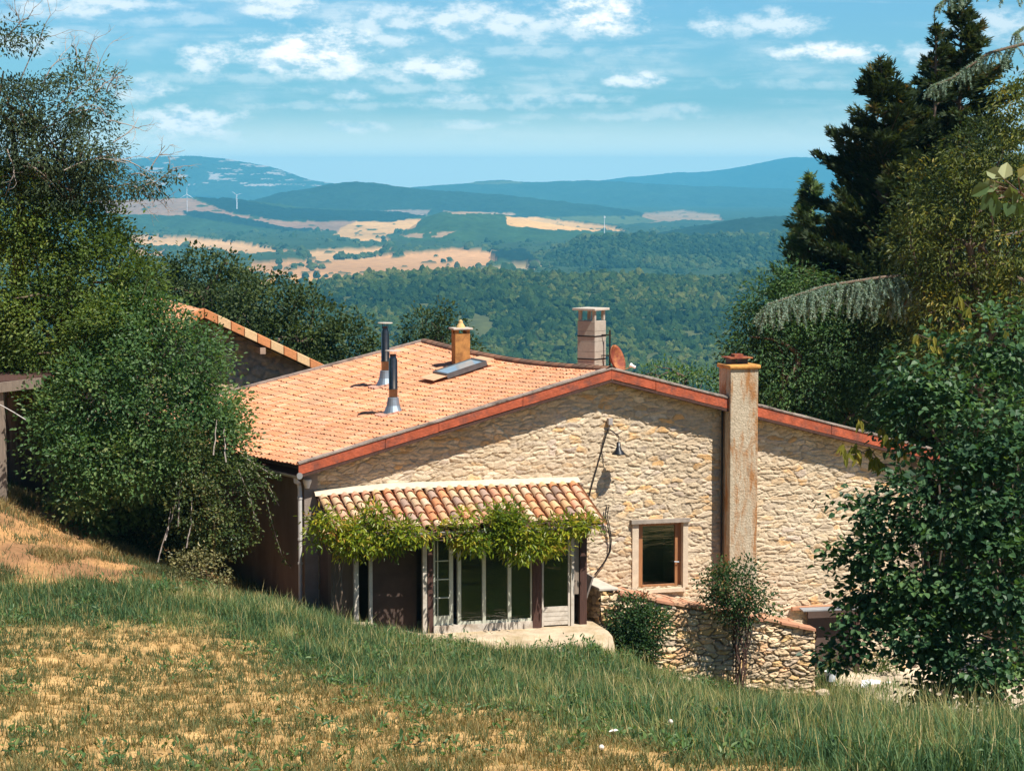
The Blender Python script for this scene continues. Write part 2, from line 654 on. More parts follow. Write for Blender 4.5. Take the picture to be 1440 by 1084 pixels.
gx = np.concatenate([np.linspace(-70, -16, 40, endpoint=False), np.linspace(-16, 16, 260, endpoint=False), np.linspace(16, 70, 41)])
gy = np.concatenate([np.linspace(-120, 20, 60, endpoint=False), np.linspace(20, 66, 320, endpoint=False), np.linspace(66, 150, 60)])
GX, GY = np.meshgrid(gx, gy)
GZ = ground_z(GX, GY)
a_, px_, py_, hi_ = lushness(GX, GY, GZ)
dryspot = fbm(GX * 3.6, GY * 2.2, 0, 4, 51)
lc = np.zeros(GX.shape + (3,))
straw = np.array([.56, .355, .145]); straw2 = np.array([.40, .25, .10]); gsoil = np.array([.16, .14, .05]); earth = np.array([.33, .19, .08])
mixv = np.clip((dryspot - .40) / .2, 0, 1)[..., None]
dry = straw2 * (1 - mixv) + straw * mixv
lc = dry * (1 - a_[..., None]) + gsoil * a_[..., None]
beyond = np.clip((hi_ - py_) / 8, 0, 1)[..., None] * (GY > 49)[..., None]
en = np.clip((fbm(GX * 1.5, GY * 1.5, 0, 4, 77) - .35) / .3, 0, 1)[..., None]
bank = np.array([.27, .145, .07]) * (1 - en) + np.array([.45, .245, .10]) * en
lc = lc * (1 - beyond) + bank * beyond
yard = ((px_ > 560) & (py_ < hi_ + 2) & (GY > 53))[..., None]
lc = np.where(yard, np.array([.52, .42, .30]) * (.8 + .4 * en), lc)
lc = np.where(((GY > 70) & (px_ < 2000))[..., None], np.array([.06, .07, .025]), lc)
ny, nx = GX.shape
idx = np.arange(ny * nx).reshape(ny, nx)
gq = np.stack([idx[:-1, :-1], idx[:-1, 1:], idx[1:, 1:], idx[1:, :-1]], -1).reshape(-1, 4)
M_ground = std_mat('dry_ground', None, .95, .35, 3.0, .9, 25, use_attr=True, spec=.1)
g_o = link('ground', npmesh('ground', np.stack([GX, GY, GZ], -1).reshape(-1, 3), gq, None, M_ground, {'Col': lc.reshape(-1, 3)}, True))
tag(g_o, 'sloping dry hillside field with yellow straw and green grass', None, None, 'structure')

# ------------------------------------------------------------------ far land
FLOOR = -140.0
FIELDS = [  # px polygon, colour
    ([(140, 283), (265, 279), (300, 290), (330, 302), (400, 312), (500, 312), (520, 330), (440, 326), (352, 319), (260, 304), (150, 301)], (0.336, 0.202, 0.130)),
    ([(478, 320), (500, 312), (592, 308), (584, 322), (545, 333), (548, 345), (500, 342), (470, 334)], (0.640, 0.374, 0.144)),
    ([(420, 300), (500, 298), (606, 296), (600, 303), (550, 306), (480, 300)], (0.336, 0.259, 0.216)),
    ([(712, 306), (760, 306), (800, 313), (870, 322), (882, 329), (840, 327), (750, 323), (712, 318)], (0.680, 0.396, 0.144)),
    ([(175, 333), (260, 335), (350, 345), (425, 358), (340, 362), (250, 352), (180, 349)], (0.624, 0.374, 0.173)),
    ([(170, 352), (240, 356), (236, 366), (170, 366)], (0.600, 0.360, 0.180)),
    ([(345, 373), (440, 368), (560, 360), (640, 352), (700, 357), (775, 362), (720, 372), (640, 385), (480, 400), (400, 402), (340, 390)], (0.592, 0.324, 0.144)),
    ([(370, 391), (470, 392), (505, 398), (470, 406), (360, 404)], (0.680, 0.374, 0.115)),
    ([(430, 356), (545, 350), (565, 357), (500, 366), (425, 368)], (0.624, 0.374, 0.173)),
    ([(560, 331), (640, 326), (625, 334), (575, 336)], (0.400, 0.259, 0.144)),
    ([(905, 301), (960, 297), (1010, 304), (1018, 313), (960, 313), (900, 317)], (0.368, 0.245, 0.137)),
    ([(760, 306), (900, 304), (925, 312), (880, 320), (800, 312)], (0.100, 0.130, 0.045)),
    ([(640, 384), (740, 374), (800, 380), (760, 386)], (0.400, 0.300, 0.160)),
    ([(600, 258), (730, 255), (735, 259), (700, 260)], (0.100, 0.120, 0.050)),
    ([(620, 298), (700, 299), (735, 302), (640, 302)], (0.400, 0.274, 0.173)),
    ([(690, 300), (720, 300), (720, 304), (690, 303)], (0.400, 0.274, 0.173)),
]
CONIF = [[(268, 276), (328, 279), (400, 293), (470, 297), (560, 299), (600, 304), (550, 313), (470, 312), (389, 310), (325, 300)],
         [(258, 298), (290, 297), (351, 309), (400, 320), (445, 324), (430, 330), (350, 319), (262, 305)],
         [(400, 300), (560, 300), (555, 311), (420, 310)],
         [(690, 362), (735, 355), (760, 378), (700, 374)]]


def landcover(X, Y, Z, base):
    """colour and canopy height by place on the land"""
    px, py = proj(np.stack([X, Y, Z], -1))
    n1 = fbm(X * .02, Y * .008, 0, 4, 3)
    jx = px + (fbm(X * .01, Y * .004, 0, 3, 13) - .5) * 7
    jy = py + (fbm(X * .012, Y * .004, 0, 3, 17) - .5) * 2.6
    col = np.zeros(X.shape + (3,)) + base
    col *= (.7 + .6 * n1)[..., None]
    can = np.ones(X.shape)
    for poly, c in FIELDS:
        m = inpoly(jx, jy, poly)
        t = fbm(X * .004, Y * .003, 0, 3, 41)
        cc = np.array(c)[None] * np.array([.92, .90, .84]) * (.62 + .6 * t)[..., None]
        col = np.where(m[..., None], cc, col)
        can = np.where(m, 0, can)
    # trees scattered through the fields
    sc = fbm(X * .03, Y * .007, 0, 3, 61)
    m = (can == 0) & (sc > .73)
    col = np.where(m[..., None], base, col); can = np.where(m, .6, can)
    for poly in CONIF:
        m = inpoly(jx, jy, poly)
        col = np.where(m[..., None], np.array([.010, .026, .020]), col)
        can = np.where(m, 1.5, can)
    return col, can, px, py


M_land = std_mat('far_land', None, .95, .35, .05, 0, use_attr=True, spec=.05)
# valley floor from the foot of the near hill out past the mountains
vy = np.exp(np.linspace(math.log(120), math.log(17000), 520))
vt = np.linspace(-.34, .34, 900)
VX = vt[None, :] * vy[:, None]
VY = np.repeat(vy[:, None], len(vt), 1)
fall = np.interp(vy, [120, 150, 250, 450, 900, 1500, 2600, 3500, 20000], [-40, -52, -95, -160, -235, -236, -200, FLOOR, FLOOR])
VZ = fall[:, None] + (fbm(VX * .002, VY * .0012, 0, 4, 71) - .5) * np.interp(VY, [120, 800, 5000], [2, 8, 9])
vc, vcan, _, _ = landcover(VX, VY, VZ, np.array([.035, .062, .026]))
canopy = vcan * np.interp(VY, [120, 600, 4000], [0, 3, 9]) * (.35 + .9 * fbm(VX * .06, VY * .05, 0, 3, 91))
VZ2 = VZ + canopy
ny, nx = VX.shape
idx = np.arange(ny * nx).reshape(ny, nx)
vq = np.stack([idx[:-1, :-1], idx[:-1, 1:], idx[1:, 1:], idx[1:, :-1]], -1).reshape(-1, 4)
o = link('valley', npmesh('valley', np.stack([VX, VY, VZ2], -1).reshape(-1, 3), vq, None, M_land, {'Col': vc.reshape(-1, 3)}, True))
tag(o, 'broad valley of straw fields and dark woods', None, None, 'structure')


def smooth(t):
    t = np.clip(t, 0, 1)
    return t * t * (3 - 2 * t)


HILLS = {}


def hill(name, label, Y0, crest, front, back, base, foot=FLOOR - 15, nrow=140, ncol=500, rough=1.0, can_h=8, rocks=None, crestn=1.0, exp=1.0):
    """a ridge standing at distance Y0: crest = [(px, py)...]; front / back = slope lengths in metres"""
    cr = np.array(crest, float)
    xs = (cr[:, 0] - 720) / FPX * Y0
    zs = (250 - cr[:, 1]) / FPX * Y0
    X1 = np.linspace(xs[0], xs[-1], ncol)
    tt = np.linspace(-1, 1, nrow)
    tt = np.sign(tt) * np.abs(tt) ** 1.15

    def zf(X, Y):
        t = np.where(Y < Y0, (Y0 - Y) / front, (Y - Y0) / back)
        # smoothed crest
        zc = (np.interp(X, xs, zs) + np.interp(X - .012 * Y0 * .4, xs, zs) + np.interp(X + .012 * Y0 * .4, xs, zs)) / 3
        sh = 1 - smooth(t) if exp == 1.0 else 1 - np.clip(t, 0, 1) ** exp
        gul = (fbm(X / (Y0 * .02), Y / (Y0 * .07), 0, 4, int(Y0)) - .5) * 2
        z = foot + (zc - foot) * sh
        return z + gul * (zc - foot) * .22 * rough * np.clip(t, 0, 1) * (1 - np.clip(t, 0, 1)) * 2.2 + (fbm(X / (Y0 * .01), Y / (Y0 * .01), 0, 3, 5) - .5) * Y0 * .0011 * crestn
    Y1 = Y0 + np.where(tt < 0, tt * front, tt * back)
    X, Y = np.meshgrid(X1, Y1)
    Z = zf(X, Y)
    col, can, px, py = landcover(X, Y, Z, np.array(base))
    if rocks is not None:
        col = rocks(X, Y, Z, px, py, col)
    Z = Z + can * can_h * (fbm(X / (can_h * 2.4), Y / (can_h * 2.4), 0, 3, 15) - .3)
    ny, nx = X.shape
    idx = np.arange(ny * nx).reshape(ny, nx)
    q = np.stack([idx[:-1, :-1], idx[:-1, 1:], idx[1:, 1:], idx[1:, :-1]], -1).reshape(-1, 4)
    o = link(name, npmesh(name, np.stack([X, Y, Z], -1).reshape(-1, 3), q, None, M_land, {'Col': col.reshape(-1, 3)}, True))
    tag(o, label, None, None, 'structure')
    HILLS[label] = zf
    return zf


def rocky(X, Y, Z, px, py, col):
    n = fbm(X * .006, Z * .02, Y * .0005, 4, 23)
    n = fbm(X * .012, Z * .06, Y * .0012, 4, 23)
    m = (n > .66) & (py < 262) & (px > 205) & (px < 470)
    m2 = (fbm(X * .005, Z * .10, 0, 3, 29) > .74) & (py > 236) & (py < 262) & (px > 180)
    return np.where((m | m2)[..., None], np.array([.40, .33, .27]), col)


hill('mountain', 'long blue mountain with pale rocky patches', 15500,
     [(-500, 262), (-250, 250), (0, 240), (100, 234), (150, 231), (190, 226), (225, 223), (262, 219), (300, 221), (330, 227), (370, 233), (400, 242), (430, 252), (470, 260), (510, 264), (580, 270), (680, 285)],
     2600, 1500, (.032, .056, .03), rocks=rocky, nrow=170, ncol=620, can_h=9)
hill('mountain', 'rounded far blue mountain', 18500,
     [(760, 262), (820, 259), (880, 251), (930, 246), (960, 243), (1000, 243), (1030, 239), (1060, 232), (1095, 224), (1130, 221), (1160, 224), (1200, 224), (1300, 233), (1450, 246), (1750, 262)],
     2300, 1200, (.035, .058, .032), nrow=150, can_h=9)
hill('hill', 'long low wooded hill far away', 13500,
     [(500, 275), (560, 268), (597, 262), (650, 260), (690, 254), (740, 257), (790, 256), (850, 256), (900, 259), (1000, 264), (1150, 268), (1300, 275)],
     2000, 1500, (.028, .052, .03), can_h=9)
hill('hill', 'wooded ridge across the valley darkened as if under cloud shadow', 8900,
     [(330, 290), (400, 272), (450, 263), (480, 258), (520, 257), (553, 263), (600, 268), (660, 272), (713, 276), (760, 281), (813, 288), (860, 294), (920, 303), (990, 312)],
     900, 1200, (.018, .038, .024), can_h=9)  # base colour darkened in place of a passing cloud's shadow
hill('hill', 'broad plateau of pale fields with dark conifer strips', 7600,
     [(-300, 296), (-100, 290), (60, 285), (150, 282), (265, 278), (330, 281), (400, 290), (470, 296), (560, 299), (610, 303), (660, 312), (720, 330)],
     1700, 700, (.030, .060, .024), foot=-150, can_h=7, nrow=200, ncol=700, rough=.4)
hill('hill', 'wooded hill rising between the pale fields', 6300,
     [(535, 350), (560, 334), (580, 318), (600, 306), (620, 299), (650, 297), (690, 301), (730, 308), (780, 316), (840, 326), (900, 336), (980, 350)],
     1500, 900, (.034, .068, .022), foot=-146, can_h=9, nrow=170)
hill('hill', 'dark conifer ridge on the right', 5200,
     [(860, 350), (930, 331), (990, 320), (1050, 310), (1100, 306), (1200, 300), (1350, 296), (1600, 300)],
     900, 900, (.016, .036, .022), can_h=9)
z_ridge = hill('hill', 'wooded ridge with a small tan clearing', 4400,
               [(700, 384), (760, 366), (800, 346), (822, 332), (850, 328), (880, 329), (900, 334), (960, 337), (1040, 335), (1100, 333), (1200, 326), (1500, 320)],
               1000, 700, (.034, .066, .02), foot=-150, can_h=4, nrow=170)
z_near = hill('hill', 'near wooded hill behind the house', 2600,
              [(-300, 470), (100, 452), (300, 432), (380, 415), (430, 403), (480, 396), (540, 389), (620, 385), (700, 386), (800, 390), (880, 392), (960, 394), (1060, 389), (1150, 380), (1300, 370), (1700, 360)],
              1750, 900, (.075, .085, .032), foot=-238, can_h=3, nrow=170, exp=1.15, rough=1.1)

# tree crowns that clothe the nearer hills: one mass of woodland per hill
import bmesh


def ico(sub, seed, amp):
    bm = bmesh.new()
    bmesh.ops.create_icosphere(bm, subdivisions=sub, radius=1.0)
    v = np.array([x.co[:] for x in bm.verts])
    f = np.array([[a.index for a in x.verts] for x in bm.faces])
    bm.free()
    d = fbm(v[:, 0] * 2.1 + seed * 7, v[:, 1] * 2.1, v[:, 2] * 2.1, 3, seed) - .5
    v = v * (1 + amp * d * 2)[:, None]
    v[:, 2] = np.where(v[:, 2] < -.3, -.3 + (v[:, 2] + .3) * .3, v[:, 2])
    return v, f


CROWNS = [ico(2, s + 1, .75) for s in range(12)]
CROWNS_LO = [ico(2, s + 31, .6) for s in range(8)]


def woodland(name, label, zf, pts, rad, tmpl, mat, keep=None):
    X, Y = pts
    Z = zf(X, Y)
    if keep is not None:
        m = keep(X, Y, Z)
        X, Y, Z = X[m], Y[m], Z[m]
    n = len(X)
    r = rad * rng.uniform(.5, 1.0, n) * (1 + .6 * (rng.random(n) < .18)) * (.8 + .4 * fbm(X / 60, Y / 90, 0, 2, 4))
    kind = rng.integers(0, len(tmpl), n)
    sp = np.clip(.5 + (fbm(X / 140, Y / 200, 0, 3, 44) - .5) * 1.2 + rng.normal(0, .24, n), 0, 1)
    V, T, C = [], [], []
    off = 0
    for kk, (tv, tf) in enumerate(tmpl):
        ii = np.where(kind == kk)[0]
        if not len(ii):
            continue
        a = rng.uniform(0, 6.28, len(ii))
        ca, sa = np.cos(a), np.sin(a)
        x = tv[None, :, 0] * ca[:, None] - tv[None, :, 1] * sa[:, None]
        y = tv[None, :, 0] * sa[:, None] + tv[None, :, 1] * ca[:, None]
        z = tv[None, :, 2] * rng.uniform(.85, 1.35, len(ii))[:, None]
        vv = np.stack([x, y, z], -1) * r[ii][:, None, None] + np.stack([X[ii], Y[ii], Z[ii] + r[ii] * .45], -1)[:, None, :]
        m = len(tv)
        V.append(vv.reshape(-1, 3))
        T.append((tf[None] + (np.arange(len(ii)) * m)[:, None, None]).reshape(-1, 3) + off)
        C.append(np.repeat(sp[ii], m))
        off += len(ii) * m
    me = npmesh(name, np.concatenate(V), None, np.concatenate(T), mat, {'tint': np.concatenate(C)}, False)
    o = link(name, me)
    return tag(o, label, None, None, 'stuff')


def wood_mat(name, stops, bs=1.2):
    m, k, out = mat_new(name)
    a = attr(k, 'tint').outputs['Fac']
    c = ramp(k, a, stops)
    n = noise_tex(k, bs, 4, .7)
    f = ramp(k, n, [(.3, (.55, .55, .55)), (.7, (1.35, 1.35, 1.3))])
    c = mixc(k, 1.0, c, f, 'MULTIPLY')
    b = k.n('ShaderNodeBsdfPrincipled', i_Roughness=.9)
    b.inputs['Specular IOR Level'].default_value = .1
    k.l(c, b.inputs['Base Color'])
    n3 = noise_tex(k, bs * .9, 3, .7)
    bp = k.n('ShaderNodeBump', i_Strength=1.0, i_Distance=1.2)
    k.l(n3, bp.inputs['Height']); k.l(bp.outputs[0], b.inputs['Normal'])
    k.l(b.outputs[0], out.inputs[0])
    return m


M_wood = wood_mat('woodland_near', [(0, (.010, .027, .009)), (.4, (.026, .055, .013)), (.7, (.056, .085, .018)), (1, (.11, .122, .030))], .9)
M_wood2 = wood_mat('woodland_far', [(0, (.014, .036, .018)), (.5, (.030, .062, .02)), (1, (.075, .10, .032))], .5)


def jgrid(x0, x1, y0, y1, step, ystep=None):
    xs = np.arange(x0, x1, step); ys = np.arange(y0, y1, ystep or step)
    X, Y = np.meshgrid(xs, ys)
    X = X + rng.uniform(-.5, .5, X.shape) * step; Y = Y + rng.uniform(-.5, .5, Y.shape) * (ystep or step)
    return X.ravel(), Y.ravel()


def keep_near(X, Y, Z):
    px, py = proj(np.stack([X, Y, Z], -1))
    clear = inpoly(px, py, [(664, 440), (690, 448), (700, 470), (672, 478), (655, 462)]) | inpoly(px, py, [(900, 500), (930, 500), (925, 512), (905, 512)])
    open_ = fbm(X / 38, Y / 60, 0, 3, 57) > .70
    return (px > -250) & (px < 1700) & (py < 640) & ~clear & ~open_


def keep_ridge(X, Y, Z):
    px, py = proj(np.stack([X, Y, Z], -1))
    clear = inpoly(px, py, [(818, 325), (888, 325), (896, 334), (822, 337)]) | inpoly(px, py, [(840, 380), (900, 378), (985, 386), (850, 390)])
    return (px > 680) & (px < 1500) & ~clear


woodland('woodland', 'mixed broadleaf woodland covering the near hill', z_near, jgrid(-720, 720, 1500, 2680, 5.3, 6.8), 3.5, CROWNS, M_wood, keep_near)
woodland('woodland', 'woodland on the ridge across the valley', z_ridge, jgrid(-60, 900, 3550, 4460, 7.2, 12), 4.8, CROWNS_LO, M_wood2, keep_ridge)
# hedgerows and field trees on the valley floor
fx, fy = jgrid(-1100, 900, 3300, 7000, 34, 60)


def keep_val(X, Y, Z):
    px, py = proj(np.stack([X, Y, Z], -1))
    _, can, _, _ = landcover(X, Y, Z, np.array([.03, .06, .02]))
    n = fbm(X * .006, Y * .004, 0, 3, 8)
    return (px > 100) & (px < 1150) & (((can > 0) & (n > .38)) | ((can == 0) & (n > .72)))


zval = lambda X, Y: FLOOR + (fbm(X * .002, Y * .0012, 0, 4, 71) - .5) * 8 + 1
hx, hy = [], []
for poly, _c in FIELDS:                       # hedgerows along the field edges
    pp = np.array(poly, float)
    if pp[:, 1].mean() < 330:
        continue
    for i in range(len(pp)):
        A_, B_ = PZ(*pp[i], FLOOR), PZ(*pp[(i + 1) % len(pp)], FLOOR)
        nseg = int(np.linalg.norm(B_ - A_) / 11)
        for t in np.linspace(0, 1, max(nseg, 2)):
            q = A_ + (B_ - A_) * t
            if vnoise(q[0] / 45, q[1] / 90, 0, 5) > .42:
                hx.append(q[0] + rng.normal() * 4); hy.append(q[1] + rng.normal() * 8)
m_ = keep_val(fx, fy, zval(fx, fy))
fx, fy = np.concatenate([fx[m_], hx]), np.concatenate([fy[m_], hy])
keep_val = None
woodland('woodland', 'scattered trees and hedges among the valley fields', zval, (fx, fy), 6.0, CROWNS_LO, M_wood2, keep_val)
# ------------------------------------------------------------------ house materials
M_stone = std_mat('rubble_stone', None, .92, .22, 14, .7, 45, use_attr=True, spec=.15, wash=(.90, .87, .83))
M_stuc = std_mat('brown_render', (.17, .125, .095), .92, .25, 1.2, .4, 40, stain=(.12, .085, .065), stain_scale=.8, spec=.1, stretch=(1, 1, .35))
M_plaster = std_mat('pale_plaster', (.60, .49, .36), .92, .15, 6, .5, 30, spec=.1)
M_tile = std_mat('clay_tile', None, .85, .16, 9, .3, 60, use_attr=True, spec=.15, stain=(.44, .235, .135), stain_scale=.9)
M_tile2 = std_mat('canal_tile', None, .85, .2, 14, .5, 50, use_attr=True, spec=.2)
M_board = std_mat('red_painted_board', (.43, .105, .052), .92, .4, 4, .8, 18, stain=(.20, .075, .055), stain_scale=3.2, spec=.12)
M_mortar = std_mat('mossy_mortar', (.30, .24, .20), .95, .35, 5, .9, 25, stain=(.10, .075, .06), stain_scale=3, spec=.1)
M_conc = std_mat('concrete_block', (.40, .345, .28), .95, .14, 9, .5, 50, use_attr=False, spec=.1)
M_slab = std_mat('concrete_slab', (.50, .44, .37), .9, .2, 6, .4, 40, spec=.1)
M_brick = std_mat('orange_brick', (.46, .22, .07), .9, .25, 6, .5, 50, stain=(.20, .09, .04), stain_scale=2.2, spec=.1)
M_steel = std_mat('stainless_steel', (.20, .165, .13), .28, .25, 6, 0, 40, metal=1.0, spec=.5)
M_zinc = std_mat('galvanised_zinc', (.30, .37, .42), .55, .15, 5, 0, 40, metal=.85, spec=.5)
M_gutter = std_mat('zinc_gutter', (.42, .40, .38), .45, .2, 4, 0, 40, metal=.6, spec=.5)
M_pipe = std_mat('white_pipe', (.55, .52, .48), .6, .2, 4, 0, 40, spec=.4)
M_rust = std_mat('rusty_metal', (.22, .055, .03), .75, .35, 7, .4, 40, stain=(.42, .17, .06), stain_scale=4, spec=.3)
M_darkmetal = std_mat('dark_metal', (.035, .03, .03), .5, .3, 6, 0, 40, metal=.5)
M_black = std_mat('black_enamel', (.012, .013, .016), .35, .2, 6, 0, 40, spec=.5)
M_wood_or = std_mat('varnished_wood', (.34, .155, .065), .55, .25, 4, .2, 30, stretch=(6, 6, .8), spec=.4)
M_wood_gr = std_mat('grey_timber', (.27, .215, .17), .9, .3, 5, .4, 30, stretch=(5, 5, .7), spec=.1)
M_wood_dk = std_mat('dark_timber', (.085, .045, .035), .85, .35, 5, .4, 30, stretch=(5, 5, .7), spec=.15)
M_white = std_mat('old_white_paint', (.56, .50, .42), .7, .22, 4, .2, 25, stain=(.36, .29, .22), stain_scale=2.4, spec=.3)
M_pale = std_mat('pale_green_paint', (.50, .50, .40), .7, .15, 4, .2, 25, spec=.3)
M_glass = glass_mat('window_glass')
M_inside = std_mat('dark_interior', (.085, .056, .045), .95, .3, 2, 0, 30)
M_skyglass = glass_mat('skylight_glass')
M_floor = std_mat('stone_paving', (.50, .39, .27), .95, .3, 3, .8, 14, stain=(.34, .26, .15), stain_scale=1.3, spec=.1)

# chimney with rust streaks
def rust_render():
    m, k, out = mat_new('rust_streaked_render')
    b = k.n('ShaderNodeBsdfPrincipled', i_Roughness=.93)
    b.inputs['Specular IOR Level'].default_value = .1
    geo = k.n('ShaderNodeNewGeometry')
    mp = k.n('ShaderNodeMapping'); mp.inputs['Scale'].default_value = (2.2, 2.2, .55)
    k.l(geo.outputs['Position'], mp.inputs[0])
    n1 = noise_tex(k, 1.5, 7, .72, mp.outputs[0], .3)
    n2 = noise_tex(k, 16, 4, .7)
    base = ramp(k, n2, [(.3, (.40, .325, .225)), (.7, (.58, .475, .34))])
    c = mixc(k, ramp(k, n1, [(.485, (0, 0, 0)), (.62, (.95, .95, .95))]), base, (.36, .165, .06, 1))
    n4 = noise_tex(k, 2.3, 6, .7, mp.outputs[0])
    c = mixc(k, ramp(k, n4, [(.55, (0, 0, 0)), (.75, (.7, .7, .7))]), c, (.20, .15, .10, 1))
    k.l(c, b.inputs['Base Color'])
    bp = k.n('ShaderNodeBump', i_Strength=.8, i_Distance=.03)
    k.l(noise_tex(k, 22, 4, .6), bp.inputs['Height']); k.l(bp.outputs[0], b.inputs['Normal'])
    k.l(b.outputs[0], out.inputs[0])
    return m


M_rend = rust_render()

PAL_WARM = 1.07 * np.array([[.60, .475, .325], [.64, .52, .37], [.56, .435, .30], [.61, .42, .23], [.60, .37, .17], [.48, .39, .31], [.65, .54, .40], [.56, .46, .35], [.60, .48, .33]])
PAL_GREY = np.array([1.18, 1.08, .95]) * np.array([[.52, .42, .30], [.56, .47, .35], [.46, .37, .27], [.55, .40, .22], [.60, .50, .37], [.42, .36, .30], [.58, .40, .26], [.50, .43, .34]])


def stones(S, Z, cw, ch, seed, pal, mortar, relief, gap, rag=.35):
    """irregular coursed rubble: returns height and colour at wall coordinates"""
    sh = S.shape
    s = S.ravel() + (fbm(S.ravel() * 2.6, Z.ravel() * 4, 0, 4, seed + 50) - .5) * .34
    z = Z.ravel() + (fbm(S.ravel() * 2.2 + 40, Z.ravel() * 4, 0, 4, seed + 60) - .5) * .17
    u = s / cw; v = z / ch
    iv = np.floor(v).astype(int)
    d1 = np.full(s.shape, 9.); d2 = np.full(s.shape, 9.)
    cid = np.zeros((len(s), 2), int)
    for dj in (-1, 0, 1):
        j = iv + dj
        off = _hash(j, j * 0 + 3, j * 0, seed) * 1.0
        iu = np.floor(u + off).astype(int)
        for di in (-1, 0, 1):
            i = iu + di
            jx = (_hash(i, j, i * 0, seed + 1) - .5) * .75
            jz = (_hash(i, j, i * 0, seed + 2) - .5) * .7
            w = .75 + .6 * _hash(i, j, i * 0, seed + 7)
            px = i + .5 - off + jx; pz = j + .5 + jz
            du = np.abs(u - px); dv = np.abs(v - pz)
            d = (du ** 2.6 + dv ** 2.6) ** (1 / 2.6) / w
            nearer = d < d1
            d2 = np.where(nearer, d1, np.minimum(d2, d))
            cid[nearer, 0] = i[nearer]; cid[nearer, 1] = j[nearer]
            d1 = np.where(nearer, d, d1)
    e = d2 - d1
    h0 = _hash(cid[:, 0], cid[:, 1], cid[:, 0] * 0, seed + 3)
    c0 = _hash(cid[:, 0], cid[:, 1], cid[:, 0] * 0, seed + 4)
    tilt = (_hash(cid[:, 0], cid[:, 1], cid[:, 0] * 0, seed + 5) - .5)
    body = np.clip((e - gap) / .11, 0, 1); body = body * body * (3 - 2 * body)
    rough = fbm(s * 7, z * 16, 0, 4, seed + 70) - .5
    h = body * relief * (.45 + .75 * h0) + body * relief * .5 * tilt * (v - iv - .5) + rough * relief * 1.7 + (fbm(s * 22, z * 30, 0, 2, seed + 75) - .5) * relief * .8
    ci = np.minimum((c0 * len(pal)).astype(int), len(pal) - 1)
    col = pal[ci] * (.82 + .36 * _hash(cid[:, 0], cid[:, 1], cid[:, 0] * 0, seed + 6))[:, None] * (.88 + .3 * fbm(s * 14, z * 14, 0, 3, seed + 80))[:, None]
    smear = np.clip((fbm(s * 2.2, z * 2.2, 0, 4, seed + 90) - rag) / .22, 0, 1)
    m = np.clip(body * (.25 + .75 * smear), 0, 1)[:, None]
    col = np.asarray(mortar)[None] * (.9 + .25 * rough)[:, None] * (1 - m) + col * m
    return h.reshape(sh), col.reshape(sh + (3,))


def stone_wall_mesh(name, o, du, dn, s0, s1, zlo, zhi, ds, dz, hole=None, thick=.0, **kw):
    """displaced stone face: o + du*s + dn*h, z between zlo(s) and zhi(s)"""
    ns = int((s1 - s0) / ds) + 1
    sv = np.linspace(s0, s1, ns)
    top = np.array([zhi(s) for s in sv]); bot = np.array([zlo(s) for s in sv])
    nzv = int((top.max() - bot.min()) / dz) + 1
    t = np.linspace(0, 1, nzv)
    Z = bot[None] + (top - bot)[None] * t[:, None]
    S = np.repeat(sv[None], nzv, 0)
    h, c = stones(S, Z, **kw)
    V = o[None, None] + du[None, None] * S[..., None] + dn[None, None] * h[..., None]
    V[..., 2] = Z
    idx = np.arange(ns * nzv).reshape(nzv, ns)
    q = np.stack([idx[:-1, :-1], idx[:-1, 1:], idx[1:, 1:], idx[1:, :-1]], -1).reshape(-1, 4)
    if hole is not None:
        sc = (S[:-1, :-1] + S[1:, 1:]).ravel() / 2; zc = (Z[:-1, :-1] + Z[1:, 1:]).ravel() / 2
        q = q[~((sc > hole[0]) & (sc < hole[1]) & (zc > hole[2]) & (zc < hole[3]))]
    return npmesh(name, V.reshape(-1, 3), q, None, M_stone, {'Col': c.reshape(-1, 3)}, True)


# ------------------------------------------------------------------ farmhouse
OV = .40                                   # overhang of the roof over the gable
rA = G(420, 655, OV); rB = G(860, 521, OV); rE = G(1322, 637, OV)
rC = PZ(596, 481, rB[2]); rD = PZ(139, 601, rA[2])
rF = rE + (rC - rB)
BASEZ = -13.0
house = thing('farmhouse', (rA[0], rA[1], -10.3), 'long low stone farmhouse with orange tiled roof, red verge boards and several chimneys', 'house')

apex_s = float((rB - G0) @ gv)
sA = float((rA - G0) @ gv); sE = float((rE - G0) @ gv)


def roofline(s):
    if s < apex_s:
        return rA[2] + (rB[2] - rA[2]) * (s - sA) / (apex_s - sA) - .12
    return rB[2] + (rE[2] - rB[2]) * (s - apex_s) / (sE - apex_s) - .12


s_end = sE - .25
win = (S_(898, 0), S_(955, 0) + .10, Z_(925, 824, 0), Z_(925, 736, 0))
link('gable_wall', stone_wall_mesh('gable_wall', G0.copy(), gv, nv, 0.0, s_end, lambda s: BASEZ, roofline, .019, .019, hole=win,
                                   cw=.30, ch=.108, seed=3, pal=PAL_WARM, mortar=(.62, .505, .36), relief=.024, gap=.05, rag=.44), parent=house)
# side and back walls
back = (rD - rA); back[2] = 0
bdir = back / np.linalg.norm(back)
blen = np.linalg.norm(back) - .5
ridge_dir = (rC - rB); ridge_dir[2] = 0; rlen = np.linalg.norm(ridge_dir) - .4; ridge_dir /= np.linalg.norm(ridge_dir)
w0 = W(0, 0, 0); w1 = w0 + bdir * blen; w2 = W(s_end, 0, 0); w3 = w2 + ridge_dir * rlen


def wallbox(a, b, z0, z1a, z1b, th, side):
    d = b - a; d = d / np.linalg.norm(d); n = np.array([-d[1], d[0], 0]) * side
    m = MB()
    q = lambda p, z: np.array([p[0], p[1], z])
    m.hexa([q(a, z0), q(b, z0), q(b + n * th, z0), q(a + n * th, z0), q(a, z1a), q(b, z1b), q(b + n * th, z1b), q(a + n * th, z1a)])
    return m


